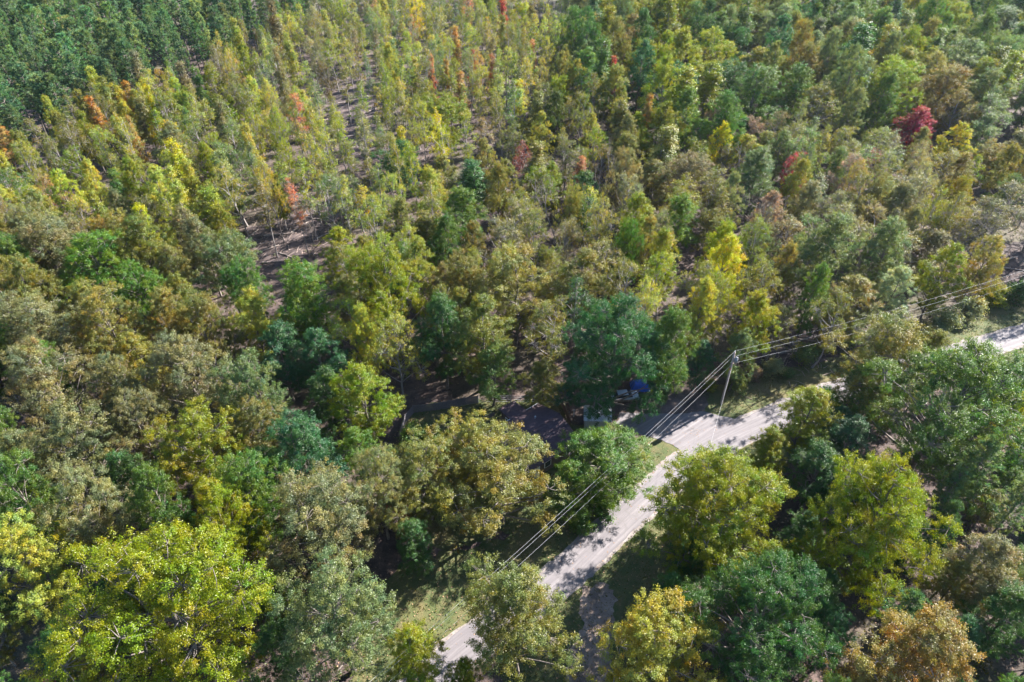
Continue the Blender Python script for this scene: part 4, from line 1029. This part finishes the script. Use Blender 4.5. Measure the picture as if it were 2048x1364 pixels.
n = 26000; yy = 26 + 130 * rb.random(n) ** 1.3; xx = rb.uniform(-1, 1, n) * (52 + yy * .55)
rd = np.array([np.min(np.hypot(ROADN[::4, 0] - a, ROADN[::4, 1] - b_)) for a, b_ in zip(xx, yy)]); ok = (rd > 1.7) | (rb.random(n) < .12)
xx, yy = xx[ok], yy[ok]; n = len(xx); cen = np.column_stack([xx, yy, np.full(n, .075)]); nn = unit(np.column_stack([rb.normal(size=(n, 2)) * .25, np.ones(n)]))
v, T = leaf_geo(rb, cen, nn, .17, .7, .06)
tag(link('fallen_leaves', mesh_np('fallen_leaves', v, T, M['flatdry'])), 'dry brown leaves scattered over the ground and verges', 'leaves', kind='stuff')

C, NN, CL = [], [], []
k = 0
while k < 5200:
    y = 26 + 290 * rb.random() ** 1.2; x = rb.uniform(-1, 1) * (55 + y * .6)
    if in_poly(x, y, YARD) or road_dist(x, y) < 4.2 or any(in_poly(x, y, w) for w in LW): k += 0; continue
    px, py, d = project(x, y, 0)
    if np.any(np.hypot(KEEP[:, 0] - px, KEEP[:, 1] - py) < 26) and rb.random() < .9: continue
    k += 1; s = rb.uniform(.35, 1.0); m = int(11 * s / .6)
    o_ = rb.normal(size=(m, 3)) * s * .55; c = np.array([x, y, s * .55]) + o_ * [1, 1, .6]; c[:, 2] = np.maximum(c[:, 2], .05)
    C.append(c); NN.append(unit(unit(o_) * .5 + [0, 0, .7] + rb.normal(size=(m, 3)) * .4)); CL.append(np.full(m, rb.random()))
C, NN, CL = np.concatenate(C), np.concatenate(NN), np.concatenate(CL); n = len(C)
v, T = leaf_geo(rb, C, NN, .34)
ug = link('undergrowth', mesh_np('undergrowth', v, T, M['leaf'], np.repeat(np.column_stack([rb.random(n), CL * 1.6 - .3, CL * .8, np.ones(n)]), 4, 0))); ug.color = (.085, .095, .03, 1)
tag(ug, 'low leafy undergrowth covering the forest floor', 'undergrowth', kind='stuff')
# tufts of grass on the verges
C, NN = [], []
k = 0
while k < 16000:
    y = rb.uniform(26, 110); x = rb.uniform(-30, 100)
    if not any(in_poly(x, y, w) for w in LW) or road_dist(x, y) < 2.55: continue
    if in_poly(x, y, [(6, 69), (24, 64), (34, 67), (33, 76), (10, 77)]): k += 1; continue
    C.append((x, y, .09)); k += 1
C = np.array(C); n = len(C); NN = unit(np.column_stack([rb.normal(size=(n, 2)), rb.uniform(.1, .8, n)]))
v, T = leaf_geo(rb, C, NN, .22, .5); v[:, 2] = np.maximum(v[:, 2], .03)
gr = link('grass', mesh_np('grass', v, T, M['leaf'], np.repeat(np.column_stack([rb.random(n), rb.random(n), rb.random(n), np.ones(n)]), 4, 0))); gr.color = (.085, .09, .026, 1)
tag(gr, 'short tufted grass on the verges and lawns', 'grass', kind='stuff')

# ------------------------------------------------------------------ haze
HAZE = 0.00004
if HAZE:
    bm = bmesh.new(); bmesh.ops.create_cube(bm, size=1, matrix=Matrix.Translation((0, 400, 39.5)) @ Matrix.Diagonal((2020, 2020, 83, 1)))
    m = bpy.data.materials.new('haze'); m.use_nodes = True; nt = m.node_tree; nt.nodes.remove(nt.nodes['Principled BSDF'])
    pv = nt.nodes.new('ShaderNodeVolumePrincipled'); pv.inputs['Color'].default_value = (.74, .85, 1, 1); pv.inputs['Density Attribute'].default_value = ''; pv.inputs['Color Attribute'].default_value = ''; pv.inputs['Temperature Attribute'].default_value = ''; m.cycles.homogeneous_volume = True; pv.inputs['Density'].default_value = HAZE; pv.inputs['Anisotropy'].default_value = .45
    nt.links.new(pv.outputs[0], nt.nodes['Material Output'].inputs['Volume'])
    tag(link('haze', mesh_bm('haze', bm, m)), 'thin pale blue haze in the air over the woods', 'haze', kind='stuff')
